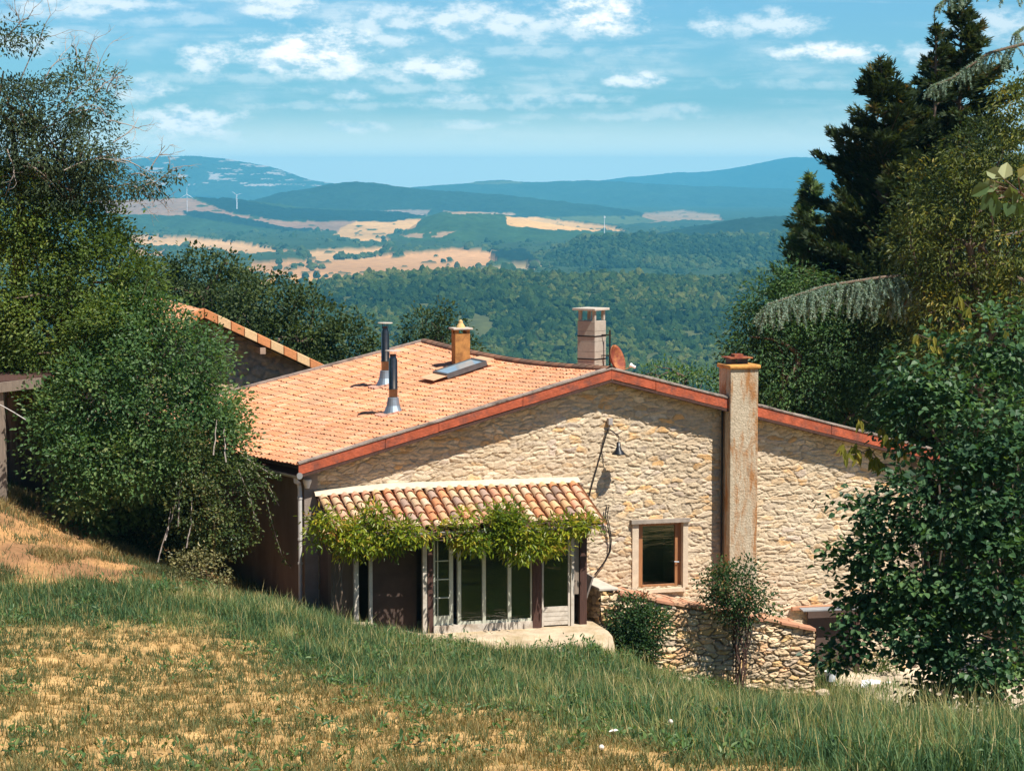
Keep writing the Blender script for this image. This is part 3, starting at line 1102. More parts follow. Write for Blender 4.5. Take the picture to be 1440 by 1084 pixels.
wallbox(w0, w1, BASEZ, rA[2] - .10, rA[2] - .10, .35, -1).build('side_wall', M_stuc, house)
wallbox(w2, w3, BASEZ, rE[2] - .10, rE[2] - .10, .35, 1).build('side_wall', M_stuc, house)
m = MB()
ap = rC - ridge_dir * .4
m.add([np.array([w1[0], w1[1], BASEZ]), np.array([w3[0], w3[1], BASEZ]), np.array([w3[0], w3[1], rE[2] - .15]), np.array([ap[0], ap[1], rC[2] - .15]), np.array([w1[0], w1[1], rA[2] - .15])],
      quads=[(0, 1, 2, 3)], tris=[(0, 3, 4)])
m.build('back_wall', M_stuc, house)
# smooth corner quoin of render at the left end of the gable
m = MB(); m.sn(-.012, .30, -.2, .055, BASEZ, roofline(.15) - .02)
m.build('corner_render', std_mat('grey_corner_render', (.30, .24, .20), .93, .2, 4, .4, 40), house)


def tiled_roof(name, A, B, C, D, width, rowlen, pal, parent, amp=.024, step=.020, sag=.0, seed=0, seg=6):
    """A eave front, B ridge front, C ridge back, D eave back; tiles run A->B, rows along A->D"""
    L = np.linalg.norm(B - A); wd = np.linalg.norm(D - A)
    nr = int(round(L / rowlen)); ncl = int(round(wd / width))
    nrm = np.cross(B - A, D - A); nrm /= np.linalg.norm(nrm)
    if nrm[2] < 0:
        nrm = -nrm
    u = np.linspace(0, 1, ncl * seg + 1)
    ph = (u * ncl) % 1.0
    prof = np.where(ph < .62, np.sin(np.clip(ph / .62, 0, 1) * math.pi) ** .8, -.28 * np.sin(np.clip((ph - .62) / .38, 0, 1) * math.pi))
    coln = np.minimum((u * ncl).astype(int), ncl - 1)
    V, Q, CC = [], [], []
    off = 0
    for r in range(nr):
        jit = np.random.default_rng(seed * 1000 + r)
        tj = jit.normal(0, .0016, ncl + 1)[coln]
        hj = np.abs(jit.normal(0, .0025, ncl + 1))[coln]
        cid = jit.integers(0, len(pal), ncl + 1)[coln]
        br = (.92 + .16 * jit.random(ncl + 1))[coln]
        big = .85 + .3 * fbm(u * 7, np.full_like(u, r * .35), 0, 3, seed + 4)
        cc = pal[cid] * br[:, None] * big[:, None]
        rows = []
        for t, lift in ((r / nr, step * .1), (r / nr, step), ((r + .95) / nr, .004), ((r + 1.0) / nr, 0)):
            lower = lift == step * .1
            tt = np.clip(t + tj * (1 if not lower else 1), 0, 1.0)
            base = (A[None] * (1 - tt)[:, None] + B[None] * tt[:, None]) * (1 - u)[:, None] + (D[None] * (1 - tt)[:, None] + C[None] * tt[:, None]) * u[:, None]
            sg = -sag * (np.sin(u * math.pi) * np.sin(np.clip(tt, 0, 1) * math.pi * .5) ** 1.0)
            hh = prof * amp + lift + hj * (0 if lower else 1) + sg
            if lower:
                hh = prof * amp * .15 + sg
            rows.append(base + nrm[None] * hh[:, None])
        V += rows
        n = len(u)
        for i in range(3):
            a = off + i * n
            i0 = np.arange(n - 1)
            Q.append(np.stack([a + i0, a + n + i0, a + n + i0 + 1, a + i0 + 1], -1))
        dk = cc * .7  # row foot darkened, painting in the shadow gap under the tile ends
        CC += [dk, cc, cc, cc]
        off += 4 * n
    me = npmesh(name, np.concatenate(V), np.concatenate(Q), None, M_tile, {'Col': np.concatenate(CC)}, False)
    return link(name, me, parent=parent)


PAL_ROOF = np.array([[.61, .265, .13], [.66, .315, .17], [.63, .285, .145], [.58, .245, .12], [.68, .345, .20], [.60, .235, .115], [.61, .31, .19], [.52, .25, .14]])
roof = tiled_roof('roof_tiles', rA, rB, rC, rD, .172, .262, PAL_ROOF, house, sag=.16, seed=1)
tiled_roof('roof_tiles', rE, rB, rC, rF, .172, .262, PAL_ROOF, house, sag=.10, seed=2, seg=4)
# boarding under the tiles
m = MB()
for a, b, c, d in ((rA, rB, rC, rD), (rE, rB, rC, rF)):
    dz1, dz2 = np.array([0, 0, .22]), np.array([0, 0, .28])
    m.hexa([p - dz2 for p in (a, b, c, d)] + [p - dz1 for p in (a, b, c, d)])
m.build('roof_boarding', M_wood_dk, house)
# verge boards, with the mortar strip bedded over them, broken where boards meet
for (a, b, cuts) in ((rA, rB, (0, .27, .44, .71, 1)), (rB, rE, (0, .13, .36, .66, 1))):
    for i in range(len(cuts) - 1):
        p = a + (b - a) * (cuts[i] + (.0008 if i else 0)); q = a + (b - a) * (cuts[i + 1] - .0008)
        m = MB()
        jig = random.uniform(-.012, .012)
        up = np.array([0, 0, .03 + jig])
        dn = np.array([0, 0, .205 - jig])
        o = nv * .045
        m.hexa([p - dn, q - dn, q - dn - o, p - dn - o, p + up, q + up, q + up - o, p + up - o])
        m.build('verge_board', M_board, house)
    m = MB()
    nseg = 26
    off = nv * .02
    prev = None
    pts = []
    for i in range(nseg + 1):
        t = i / nseg
        p = a + (b - a) * t
        pts.append((p, .05 + .018 * random.random(), .24 + .05 * random.random()))
    vv = []
    for p, hgt, wdt in pts:
        vv += [p + off + np.array([0, 0, .032]), p + off + np.array([0, 0, .032 + hgt * .6]), p - nv * wdt * .4 + np.array([0, 0, .03 + hgt]), p - nv * wdt + np.array([0, 0, .045])]
    qs = []
    for i in range(nseg):
        for j in range(3):
            qs.append((i * 4 + j, i * 4 + j + 1, i * 4 + 4 + j + 1, i * 4 + 4 + j))
    m.add(vv, qs)
    m.build('verge_mortar', M_mortar, house)
# back verge trim
m = MB(); m.bar(rD + np.array([0, 0, .03]), rC + np.array([0, 0, .03]), .14, .10)
m.build('verge_mortar', M_mortar, house)
# ridge caps
m = MB()
nrd = 30
for i in range(nrd):
    t0, t1 = i / nrd, (i + 1.12) / nrd
    sg = lambda t: np.array([0, 0, -.15 * math.sin(math.pi * min(1, t)) + .01])
    p = rB + (rC - rB) * t0 + sg(t0); q = rB + (rC - rB) * min(1, t1) + sg(t1)
    d = (q - p) / np.linalg.norm(q - p)
    side = np.cross(d, [0, 0, 1]); side /= np.linalg.norm(side)
    vv = []
    for pp, r in ((p, .135), (q, .115)):
        for aa in np.linspace(-.1, math.pi + .1, 8):
            vv.append(pp + side * math.cos(aa) * r + np.array([0, 0, 1]) * math.sin(aa) * r * .75)
    g = random.random()
    cc = np.array([.16, .10, .07]) * (1 - g) + np.array([.34, .17, .10]) * g
    m.add(vv, [(j, j + 1, 8 + j + 1, 8 + j) for j in range(7)], col=cc)
m.build('ridge_caps', M_tile2, house)
# exposed purlin ends beneath the right verge
for px in (988, 1004):
    m = MB(); c = G(px, 566 + (px - 988) * .27, 0.12)
    m.box(c, (.12, .36, .09), GA)
    m.build('purlin_end', std_mat('pale_timber_end', (.55, .30, .20), .8), house)
# gutter and downpipe along the left eave
m = MB()
ga = rA + np.array([0, 0, -.22]) - bdir * .10 - gv * .03; gb = rA + bdir * (blen) + np.array([0, 0, -.13]) - gv * .03
side = np.cross(bdir, [0, 0, 1]); side /= np.linalg.norm(side)
vv = []
for pp in (ga, gb):
    for aa in np.linspace(math.pi, 2 * math.pi, 7):
        vv.append(pp + side * math.cos(aa) * .075 + np.array([0, 0, 1]) * math.sin(aa) * .075)
    for aa in np.linspace(2 * math.pi, math.pi, 7):
        vv.append(pp + side * math.cos(aa) * .068 + np.array([0, 0, 1]) * math.sin(aa) * .068)
m.add(vv, [(j, (j + 1) % 14, 14 + (j + 1) % 14, 14 + j) for j in range(14)], tris=[])
m.tube([ga + bdir * .02, ga - bdir * .012], .075, 12)
m.build('gutter', M_gutter, house)
dp = G(423, 700, .02)
gx0 = ga + bdir * .18
m = MB()
x, y = dp[0] - .02, dp[1] - .03
zt = Z_(423, 684, .02)
m.tube([gx0 + np.array([0, 0, -.05]), gx0 + np.array([0, 0, -.14]), np.array([x - .02, y, zt + .08]), np.array([x, y, zt - .05])], .05, 10)
m.tube([(x, y, zt - .05), (x, y, Z_(423, 758, .02))], .05, 10)
for py in (700, 758, 792):
    m.tube([(x, y, Z_(423, py, .02) - .02), (x, y, Z_(423, py, .02) + .03)], .062, 10)
m.tube([(x, y, Z_(423, 758, .02)), (x, y, Z_(423, 850, .02))], .045, 10)
m.build('downpipe', M_pipe, house)
m = MB(); m.lathe(G(432, 674, .12), [(.0, .0), (.10, .0), (.10, -.05), (.06, -.17), (.05, -.2)], 14)
m.build('pipe_hopper', std_mat('white_plastic', (.72, .69, .64), .5), house)


def roof_pt(px, py):
    d = ray(px, py)
    nr_ = np.cross(rB - rA, rC - rA)
    t = (rA @ nr_) / (d @ nr_)
    return d * t


# --- concrete block chimney on the ridge
cb = PZ(834, 516, rB[2] + .0)
cb = rB + (rC - rB) * .135 + np.array([0, 0, 0.0])
t_ = (834 - 860) / (proj(rC)[0] - proj(rB)[0])
cb = P(832, 517, 62.3)
view = math.atan2(cb[0], cb[1])
CW = .50
yaw = -view + math.radians(57) * 1.0
ch_top = float(P(832, 450, cb[1])[2])
ch = MB()
zb = cb[2] - .35
zz = zb
blk = 0
while zz < ch_top - .02:
    z1 = min(zz + .25, ch_top)
    ch.box((cb[0], cb[1], (zz + z1) / 2), (CW, CW, z1 - zz - .008), yaw)
    ch.box((cb[0], cb[1], z1 - .004), (CW - .012, CW - .012, .008), yaw)
    zz = z1
chim = ch.build('chimney', M_conc, house, bevel=.004)
ax = np.array([math.cos(yaw), math.sin(yaw), 0]); ay = np.array([-math.sin(yaw), math.cos(yaw), 0])
slab_z = float(P(832, 434.5, cb[1])[2])
m = MB(); m.box((cb[0] - .02, cb[1], slab_z), (.66, .66, .055), yaw + .0)
m.build('cap_slab', M_slab, chim, bevel=.008)
for i, j in ((-1, -1), (1, -1), (1, 1), (-1, 1)):
    p = cb + ax * i * (CW / 2 - .05) + ay * j * (CW / 2 - .05)
    m = MB(); m.box((p[0], p[1], (ch_top + slab_z - .03) / 2), (.07, .07, slab_z - .027 - ch_top), yaw)
    m.build('cap_post', M_conc, chim)
for py in (472, 504):
    zc = float(P(832, py, cb[1])[2])
    m = MB(); m.box((cb[0], cb[1], zc), (CW + .016, CW + .016, .03), yaw)
    m.build('strap', M_darkmetal, chim)
m = MB(); m.box((cb[0], cb[1], cb[2] - .12), (CW + .22, CW + .18, .12), yaw)
m.build('mortar_flashing', M_mortar, chim)

# --- brick chimney
bc = roof_pt(648, 506)
bt = float(P(648, 469, bc[1])[2])
m = MB(); m.box((bc[0], bc[1], (bc[2] - .3 + bt) / 2), (.40, .36, bt - bc[2] + .3), GA)
brick = m.build('chimney', M_brick, house, bevel=.01)
m = MB(); m.box((bc[0], bc[1], bt + .13), (.52, .48, .045), GA)
m.build('cap_slab', M_slab, brick, bevel=.008)
for i, j in ((-1, -1), (1, -1), (1, 1), (-1, 1)):
    p = bc + gv * i * .15 + nv * j * .13
    m = MB(); m.box((p[0], p[1], bt + .054), (.09, .09, .108), GA)
    m.build('cap_post', M_brick, brick)
m = MB(); m.lathe((bc[0], bc[1], bt + .152), [(.12, 0), (.10, .05), (.055, .12), (.05, .17), (.02, .20), (0, .205)], 12)
m.build('finial', std_mat('ochre_clay', (.60, .40, .17), .85), brick)

# --- two steel flue pipes
for (pxb, pyb, pyt, hat) in ((542, 541, 453, 0), (553, 580, 492, 1)):
    b = roof_pt(pxb, pyb)
    zt = float(P(pxb, pyt, b[1])[2])
    H = zt - b[2]
    m = MB()
    m.lathe((b[0], b[1], b[2]), [(.105, .1), (.105, H * .36), (.112, H * .365), (.112, H * .385), (.105, H * .39), (.105, H * .84), (.075, H * .885), (.075, H * .93), (.06, H * .93)], 16)
    fl = m.build('flue_pipe', M_steel, house, smooth=True)
    m = MB(); m.lathe((b[0], b[1], zt), [(0, .0), (.19, -.012), (.19, -.03), (0, -.02)], 18)
    m.build('rain_cap', M_slab, fl, smooth=False)
    for i in range(4):
        a = i * math.pi / 2 + .4
        p = np.array([b[0] + .075 * math.cos(a), b[1] + .075 * math.sin(a), 0])
        m = MB(); m.tube([p + [0, 0, zt - H * .10], p + [0, 0, zt - .02]], .008, 5)
        m.build('cap_stay', M_darkmetal, fl)
    m = MB()
    prof = [(.25, -.06), (.22, .02), (.16, .17), (.14, .30), (.135, .36), (.11, .37)]
    m.lathe((b[0], b[1], b[2]), prof, 20)
    m.build('flashing_skirt', M_zinc, fl)
    m = MB()
    d1 = (rB - rA) / np.linalg.norm(rB - rA)
    for i in range(3):
        for j in range(3):
            c = b + d1 * (-.28 - .0 + .13 * i - .1) + ridge_dir * (-.18 + .18 * j)
            m.bar(c, c + d1 * .18, .16, .09, col=(.55 + .1 * random.random(), .36, .26), up=(0, 0, 1))
    m.build('patch_tiles', M_tile2, fl)

# --- skylight
q0, q1, q2, q3 = roof_pt(609, 526), roof_pt(665, 507), roof_pt(685, 511), roof_pt(629, 530)
nrm = np.cross(q1 - q0, q3 - q0); nrm /= np.linalg.norm(nrm)
if nrm[2] < 0:
    nrm = -nrm
m = MB()
LIFT = .075
Q = [q0, q1, q2, q3]
cen = sum(Q) / 4
inn = [c + (cen - c) * .10 for c in Q]
for i in range(4):
    a, b = Q[i], Q[(i + 1) % 4]; ai, bi = inn[i], inn[(i + 1) % 4]
    m.hexa([a - nrm * .05, b - nrm * .05, bi - nrm * .05, ai - nrm * .05, a + nrm * LIFT, b + nrm * LIFT, bi + nrm * LIFT, ai + nrm * LIFT])
skl = m.build('skylight', std_mat('skylight_frame', (.13, .13, .13), .5, metal=.5), house)
m = MB(); m.hexa([c + nrm * (LIFT - .035) for c in inn] + [c + nrm * (LIFT - .02) for c in inn])
m.build('pane', std_mat('skylight_pane', (.30, .40, .44), .12, .08, 2, 0, 10, spec=.8), skl)  # blue grey base colour stands in for sky reflected in the glass
m = MB()
uq = (q1 - q0) / np.linalg.norm(q1 - q0)
m.hexa([q0 - uq * .4 + nrm * .02, q0 + nrm * .02, q3 + nrm * .02, q3 - uq * .4 + nrm * .02] + [q0 - uq * .4 + nrm * .032, q0 + nrm * .032, q3 + nrm * .032, q3 - uq * .4 + nrm * .032])
M_flash = std_mat('pale_flashing', (.66, .38, .22), .8, .2, 5)
m.build('flashing', M_flash, skl)
m = MB()
m.hexa([q1 + nrm * .02, q1 + uq * .22 + nrm * .02, q2 + uq * .22 + nrm * .02, q2 + nrm * .02] + [q1 + nrm * .06, q1 + uq * .22 + nrm * .06, q2 + uq * .22 + nrm * .06, q2 + nrm * .06])
m.build('flashing', M_flash, skl)

# --- tall rendered chimney stack against the gable
cs0, cs1 = S_(1027, .50), S_(1066, .50)
ctz = Z_(1045, 519, .50)
m = MB(); m.sn(cs0, cs1, -.25, .50, BASEZ, ctz)
stack = m.build('chimney', M_rend, house, bevel=.015)
m = MB(); m.sn(cs0 - .05, cs1 + .05, -.30, .56, ctz, ctz + .10)
m.build('cap_slab', std_mat('orange_cap', (.55, .27, .07), .9, .25, 6, .5, 30, stain=(.36, .14, .05), stain_scale=4), stack, bevel=.035)
sc = (cs0 + cs1) / 2 - .02
m = MB()
for ds in (-.16, .14):
    m.sn(sc + ds - .06, sc + ds + .06, -.12, .26, ctz + .087, ctz + .235)
m.build('cowl_leg', M_darkmetal, stack)
m = MB(); m.sn(sc - .30, sc + .30, -.2, .34, ctz + .237, ctz + .265)
m.build('cowl_plate', M_rust, stack)
m = MB(); m.sn(sc - .11, sc + .11, -.05, .19, ctz + .267, ctz + .335)
m.build('cowl_block', M_rust, stack)
m = MB()
m.tube([W(cs0 - .055, .12, Z_(1022, 560, .2)), W(cs0 - .055, .12, Z_(1022, 790, .2))], .03, 6)
m.build('conduit', M_darkmetal, house)

# --- window-door in the gable
s0, s1, z0, z1 = win
sF0, sF1 = s0, S_(955, -.06)
for e0_, e1_ in ((s0 - .16, s0 - .002), (s1 + .002, s1 + .13)):
    pl = MB(); pl.sn(e0_, e1_, -.25, .05, z0 - .05, z1 + .02)
    pl.build('plaster_reveal', M_plaster, house)
m = MB(); m.sn(s0 - .20, s1 + .16, -.25, .11, z1 + .022, z1 + .115)
m.build('lintel', std_mat('weathered_lintel', (.33, .28, .23), .9, .3, 6, .4, 30), house)
m = MB(); m.sn(s0 - .05, s1 + .05, -.3, .09, z0 - .14, z0 - .052)
m.build('sill', M_plaster, house)
wd = MB()
fn0, fn1 = -.17, -.10
wd.sn(s0, s0 + .15, fn0, fn1, z0 - .05, z1 + .02)
wd.sn(s1 - .15, s1, fn0, fn1, z0 - .05, z1 + .02)
wd.sn(s0 + .15, s1 - .15, fn0, fn1, z1 - .06, z1 + .02)
wd.sn(s0 + .15, s1 - .15, fn0, fn1, z0 - .05, z0 + .03)
wdo = wd.build('glazed_door', M_wood_or, house, bevel=.006)
m = MB(); m.sn(s0 + .151, s1 - .151, -.15, -.14, z0 + .03, z1 - .06)
m.build('pane', M_glass, wdo)
hz = Z_(943, 790, -.08)
m = MB(); m.tube([W(s1 - .07, -.10, hz), W(s1 - .07, -.05, hz), W(s1 - .19, -.05, hz + .01)], .011, 6)
m.build('handle', M_zinc, wdo)
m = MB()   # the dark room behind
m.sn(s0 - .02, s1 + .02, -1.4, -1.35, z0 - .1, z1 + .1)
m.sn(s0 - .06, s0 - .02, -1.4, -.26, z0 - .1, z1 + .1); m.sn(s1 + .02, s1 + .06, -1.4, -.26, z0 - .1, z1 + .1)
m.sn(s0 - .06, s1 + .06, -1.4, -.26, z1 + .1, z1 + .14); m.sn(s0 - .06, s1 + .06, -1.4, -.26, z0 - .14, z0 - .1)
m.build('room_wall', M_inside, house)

# ------------------------------------------------------------------ glazed porch on the gable
PN = 1.85                                    # porch front face
TZ = Z_(680, 886, PN)                        # terrace level
p0, p1 = S_(443, 0.02), S_(808, 0.02)
porch = thing('glazed_porch', W((p0 + p1) / 2, 1.0, TZ), 'low glazed porch with canal tile roof and pale posts leaning against the gable', 'porch')
zT = Z_(640, 684, .05); zE = Z_(840, 737, PN + .28)
en_ = PN + .28
ncol = 25
m = MB()
mt = MB()
pal = np.array([[.60, .42, .26], [.62, .36, .22], [.60, .27, .13], [.66, .49, .33], [.55, .33, .22], [.63, .40, .21], [.36, .25, .19], [.62, .32, .20]])
sl = math.hypot(en_, zT - zE)
cwid = (p1 - p0) / ncol
for c in range(ncol):
    sc_ = p0 + cwid * (c + .5)
    nrow = 6
    tz_c = zT - .10 * max(0, 1 - c / 7.0)
    for r in range(nrow):
        f0 = r / nrow; f1 = min(1.0, (r + 1.18) / nrow)
        off = random.gauss(0, .010); lat = random.gauss(0, .008)
        vv = []
        for f, rad, li in ((f0, .088, 0.018), (f1, .108, .05)):
            n_ = en_ * f + off; z_ = tz_c + (zE - tz_c) * f
            for aa in np.linspace(0, math.pi, 9):
                vv.append(W(sc_ + lat + rad * math.cos(aa), n_ + .39 * rad * .6 * math.sin(aa), z_ + rad * .95 * math.sin(aa) + li))
        # thickness at the lower lip
        for aa in np.linspace(0, math.pi, 9):
            f = f1
            vv.append(W(sc_ + lat + .090 * math.cos(aa), en_ * f + off, tz_c + (zE - tz_c) * f + .090 * .93 * math.sin(aa) + .05))
        qs = [(j, j + 1, 9 + j + 1, 9 + j) for j in range(8)] + [(9 + j, 9 + j + 1, 18 + j + 1, 18 + j) for j in range(8)]
        colr = pal[random.randrange(len(pal))] * random.uniform(.85, 1.15)
        m.add(vv, qs, col=colr)
    # trough
    for half in (0,):
        vv = []
        for f in np.linspace(0, 1.0, 7):
            for aa in np.linspace(math.pi, 2 * math.pi, 6):
                vv.append(W(sc_ + cwid / 2 + .085 * math.cos(aa), en_ * f, tz_c + (zE - tz_c) * f + .075 * math.sin(aa) + .03))
        qs = [(i * 6 + j, i * 6 + j + 1, i * 6 + 7 + j, i * 6 + 6 + j) for i in range(6) for j in range(5)]
        m.add(vv, qs, col=np.array([.42, .22, .12]))
m.build('roof_tiles', M_tile2, porch)
m = MB()
vv = []
ns = 20
for i in range(ns + 1):
    t = i / ns
    s = p0 - .05 + (p1 - p0 + .12) * t
    dz = -.10 * max(0, 1 - t * 25 / 7.0)
    b = .02 * random.random()
    vv += [W(s, .02, zT + dz + .12 + b), W(s, .085, zT + dz + .115 + b), W(s, .18, zT + dz + .085), W(s, .26, zT + dz + .02)]
m.add(vv, [(i * 4 + j, i * 4 + j + 1, i * 4 + 5 + j, i * 4 + 4 + j) for i in range(ns) for j in range(3)])
m.build('mortar_fillet', M_plaster, porch)
m = MB(); m.hexa([W(p0, .03, zT - .16), W(p1, .03, zT - .16), W(p1, en_ - .05, zE - .06), W(p0, en_ - .05, zE - .06)][::-1] + [W(p0, .03, zT - .08), W(p1, .03, zT - .08), W(p1, en_ - .05, zE - .01), W(p0, en_ - .05, zE - .01)][::-1])
m.build('roof_boarding', M_wood_dk, porch)
# gutter in front of the tiles
m = MB()
gs0, gs1 = p0 + .1, S_(848, PN + .35)
vv = []
zg = zE - .02
for ss in (gs0, gs1):
    for aa in list(np.linspace(math.pi, 2 * math.pi, 7)):
        vv.append(W(ss, PN + .36 + .07 * math.cos(aa), zg + .07 * math.sin(aa)))
    for aa in list(np.linspace(2 * math.pi, math.pi, 7)):
        vv.append(W(ss, PN + .36 + .062 * math.cos(aa), zg + .062 * math.sin(aa)))
m.add(vv, [(j, (j + 1) % 14, 14 + (j + 1) % 14, 14 + j) for j in range(14)])
m.tube([W(gs1, PN + .36, zg - .015), W(gs1 + .012, PN + .36, zg - .015)], .07, 12)
m.build('gutter', M_gutter, porch)
zH = zE - .16                                # top of the posts
m = MB(); m.sn(S_(470, PN), S_(828, PN), PN - .16, PN - .02, zH - .02, zH + .14)
m.build('eaves_beam', M_wood_dk, porch)


def post(px0, px1, mat, n0, n1, z0=None, z1=None, name='post'):
    m = MB(); m.sn(S_(px0, n1), S_(px1, n1), n0, n1, TZ if z0 is None else z0, zH if z1 is None else z1)
    return m.build(name, mat, porch, bevel=.006)


PB = TZ - .35
post(497, 503.5, M_white, PN - .12, PN, PB)
post(518, 523, M_white, PN - .05, PN + .05, PB)
post(594, 600, M_white, PN - .10, PN, PB)
post(601, 608.5, M_wood_dk, PN - .14, PN - .01, PB)
post(749.5, 762, M_wood_dk, PN - .14, PN + .03, PB)
post(803.5, 808, M_white, PN - .10, PN, PB)
post(816, 826, M_wood_dk, PN - .25, PN - .12, PB)
m = MB(); m.sn(S_(808, PN), S_(817, PN), PN - .2, PN - .14, TZ + .7, zH); m.build('side_board', M_wood_gr, porch)
# plinth
m = MB(); m.sn(S_(609, PN), S_(749, PN), PN - .12, PN + .02, PB, TZ + .16)
m.build('plinth', M_white, porch)
# four tall panes in pale stiles
edges = [608.5, 646, 681, 717, 748.5]
for i in range(1, 4):
    a, b = edges[i], edges[i + 1]
    m = MB()
    sa, sb = S_(a, PN), S_(b, PN)
    stile = .045
    m.sn(sa - stile, sa + .035, PN - .09, PN - .0, TZ + .162, zH)
    m.sn(sb - .03, sb - .004 if i < 3 else sb, PN - .088, PN - .012, TZ + .162, zH)
    m.sn(sa + .035, sb - .03, PN - .085, PN - .015, TZ + .162, TZ + .22)
    m.sn(sa + .035, sb - .03, PN - .085, PN - .015, zH - .05, zH)
    pnl = m.build('glazed_panel', M_pale, porch)
    m = MB(); m.sn(sa + .036, sb - .031, PN - .055, PN - .047, TZ + .221, zH - .051)
    m.build('pane', M_glass, pnl)
# small-paned door at the left of the glazing
m = MB()
sa, sb = S_(609.5, PN), S_(636, PN)
m.sn(sa, sa + .04, PN - .09, PN - .02, TZ + .165, zH)
m.sn(sb - .07, sb + .02, PN - .09, PN - .02, TZ + .165, zH)
zlow = Z_(620, 866, PN)
m.sn(sa + .04, sb - .07, PN - .085, PN - .03, TZ + .165, zlow)
for py in (789, 815, 841):
    zz = Z_(620, py, PN)
    m.sn(sa + .04, sb - .07, PN - .08, PN - .03, zz - .012, zz + .012)
sm = S_(615.5, PN)
m.sn(sm - .012, sm + .012, PN - .078, PN - .028, zlow, zH)
dr = m.build('paned_door', M_pale, porch)
m = MB(); m.sn(sa + .041, sb - .071, PN - .062, PN - .055, zlow + .001, zH - .01)
m.build('pane', M_glass, dr)
# half-glazed white door on the right
m = MB()
sa, sb = S_(763, PN), S_(803, PN)
zlow = Z_(783, 853, PN)
m.sn(sa, sa + .04, PN - .10, PN - .03, TZ - .0, zH)
m.sn(sb - .05, sb, PN - .10, PN - .03, TZ - .0, zH)
m.sn(sa + .04, sb - .05, PN - .095, PN - .04, TZ + .03, zlow)
for f in (.25, .5, .75):
    zz = TZ + .03 + (zlow - TZ - .03) * f
    m.sn(sa + .041, sb - .051, PN - .0945, PN - .034, zz - .004, zz + .05)
wdr = m.build('half_glazed_door', M_white, porch)
m = MB(); m.sn(sa + .041, sb - .051, PN - .07, PN - .06, zlow, zH)
m.build('pane', M_glass, wdr)
# inside of the porch: stub wall at the left, floor and dark back wall
m = MB(); m.sn(p0 - .02, S_(497, PN - .12), PN - .5, PN - .22, PB, zH + .1)
m.build('stub_wall', M_stuc, porch)
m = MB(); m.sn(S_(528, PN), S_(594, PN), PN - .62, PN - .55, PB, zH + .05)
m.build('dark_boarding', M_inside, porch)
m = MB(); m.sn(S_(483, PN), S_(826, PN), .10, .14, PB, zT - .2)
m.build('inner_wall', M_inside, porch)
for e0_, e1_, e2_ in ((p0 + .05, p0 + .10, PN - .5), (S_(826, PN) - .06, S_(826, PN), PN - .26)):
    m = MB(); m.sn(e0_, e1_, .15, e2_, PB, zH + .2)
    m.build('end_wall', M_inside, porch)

# terrace in front
m = MB()
tp = []
nn = 26
for i in range(nn + 1):
    s = S_(560, PN) + (S_(842, PN) - S_(560, PN)) * i / nn
    tp.append(s)
vv, qs = [], []
for j, n_ in enumerate(np.linspace(.16, PN + 1.25, 12)):
    for i, s in enumerate(tp):
        edge = (fbm(i * .5, j * .5, 0, 3, 6) - .5)
        vv.append(W(s, n_ + (edge * .5 if j == 11 else 0), TZ - .004 + (fbm(i * .9, j * .9, 0, 2, 16) - .5) * .03 - (.40 if j == 11 else (.06 if j == 10 else 0)) - max(0, (n_ - PN)) * .06))
for j in range(11):
    for i in range(nn):
        qs.append((j * (nn + 1) + i, (j + 1) * (nn + 1) + i, (j + 1) * (nn + 1) + i + 1, j * (nn + 1) + i + 1))
m.add(vv, qs)
tr = m.build('terrace_paving', M_floor)
tag(tr, 'pale dusty stone terrace in front of the porch', None, None, 'structure')

# ------------------------------------------------------------------ stone ramp / landing with tile coping
RN = 1.62
a_s, b_s = S_(845, RN), S_(1148, RN)
zra, zrb = Z_(845, 829, RN), Z_(1148, 884, RN)
ramp_t = thing('stone_landing', W((a_s + b_s) / 2, RN, -12.2), 'sloping dry stone landing with red tile coping below the small gable door', 'stone wall')
ztop = lambda s: zra + (zrb - zra) * (s - a_s) / (b_s - a_s)
link('stone_face', stone_wall_mesh('stone_face', G0 + nv * RN, gv, nv, a_s, b_s, lambda s: -12.9, lambda s: ztop(s) - .02, .018, .018,
                                   cw=.32, ch=.125, seed=21, pal=PAL_GREY, mortar=(.26, .19, .13), relief=.055, gap=.04, rag=.05), parent=ramp_t)
oL = W(a_s, .03, 0)
link('end_face', stone_wall_mesh('end_face', oL, nv, -gv, 0, RN - .03 + .03, lambda s: -12.5, lambda s: zra - .02, .02, .02,
                                 cw=.40, ch=.2, seed=25, pal=PAL_GREY * .9, mortar=(.36, .27, .19), relief=.04, gap=.05, rag=.3), parent=ramp_t)
oR = W(b_s, RN, 0)
link('end_face', stone_wall_mesh('end_face', oR, -nv, gv, 0, RN - .03, lambda s: -13.2, lambda s: zrb - .02, .025, .025,
                                 cw=.34, ch=.15, seed=27, pal=PAL_GREY, mortar=(.2, .15, .1), relief=.05, gap=.06, rag=.2), parent=ramp_t)
# core so that no light passes
m = MB(); m.hexa([W(a_s + .05, .06, -12.9), W(b_s - .05, .06, -12.9), W(b_s - .05, RN - .08, -12.9), W(a_s + .05, RN - .08, -12.9)][::-1] + [W(a_s + .05, .06, zra - .06), W(b_s - .05, .06, zrb - .06), W(b_s - .05, RN - .08, zrb - .06), W(a_s + .05, RN - .08, zra - .06)][::-1])
m.build('rubble_core', M_mortar, ramp_t)
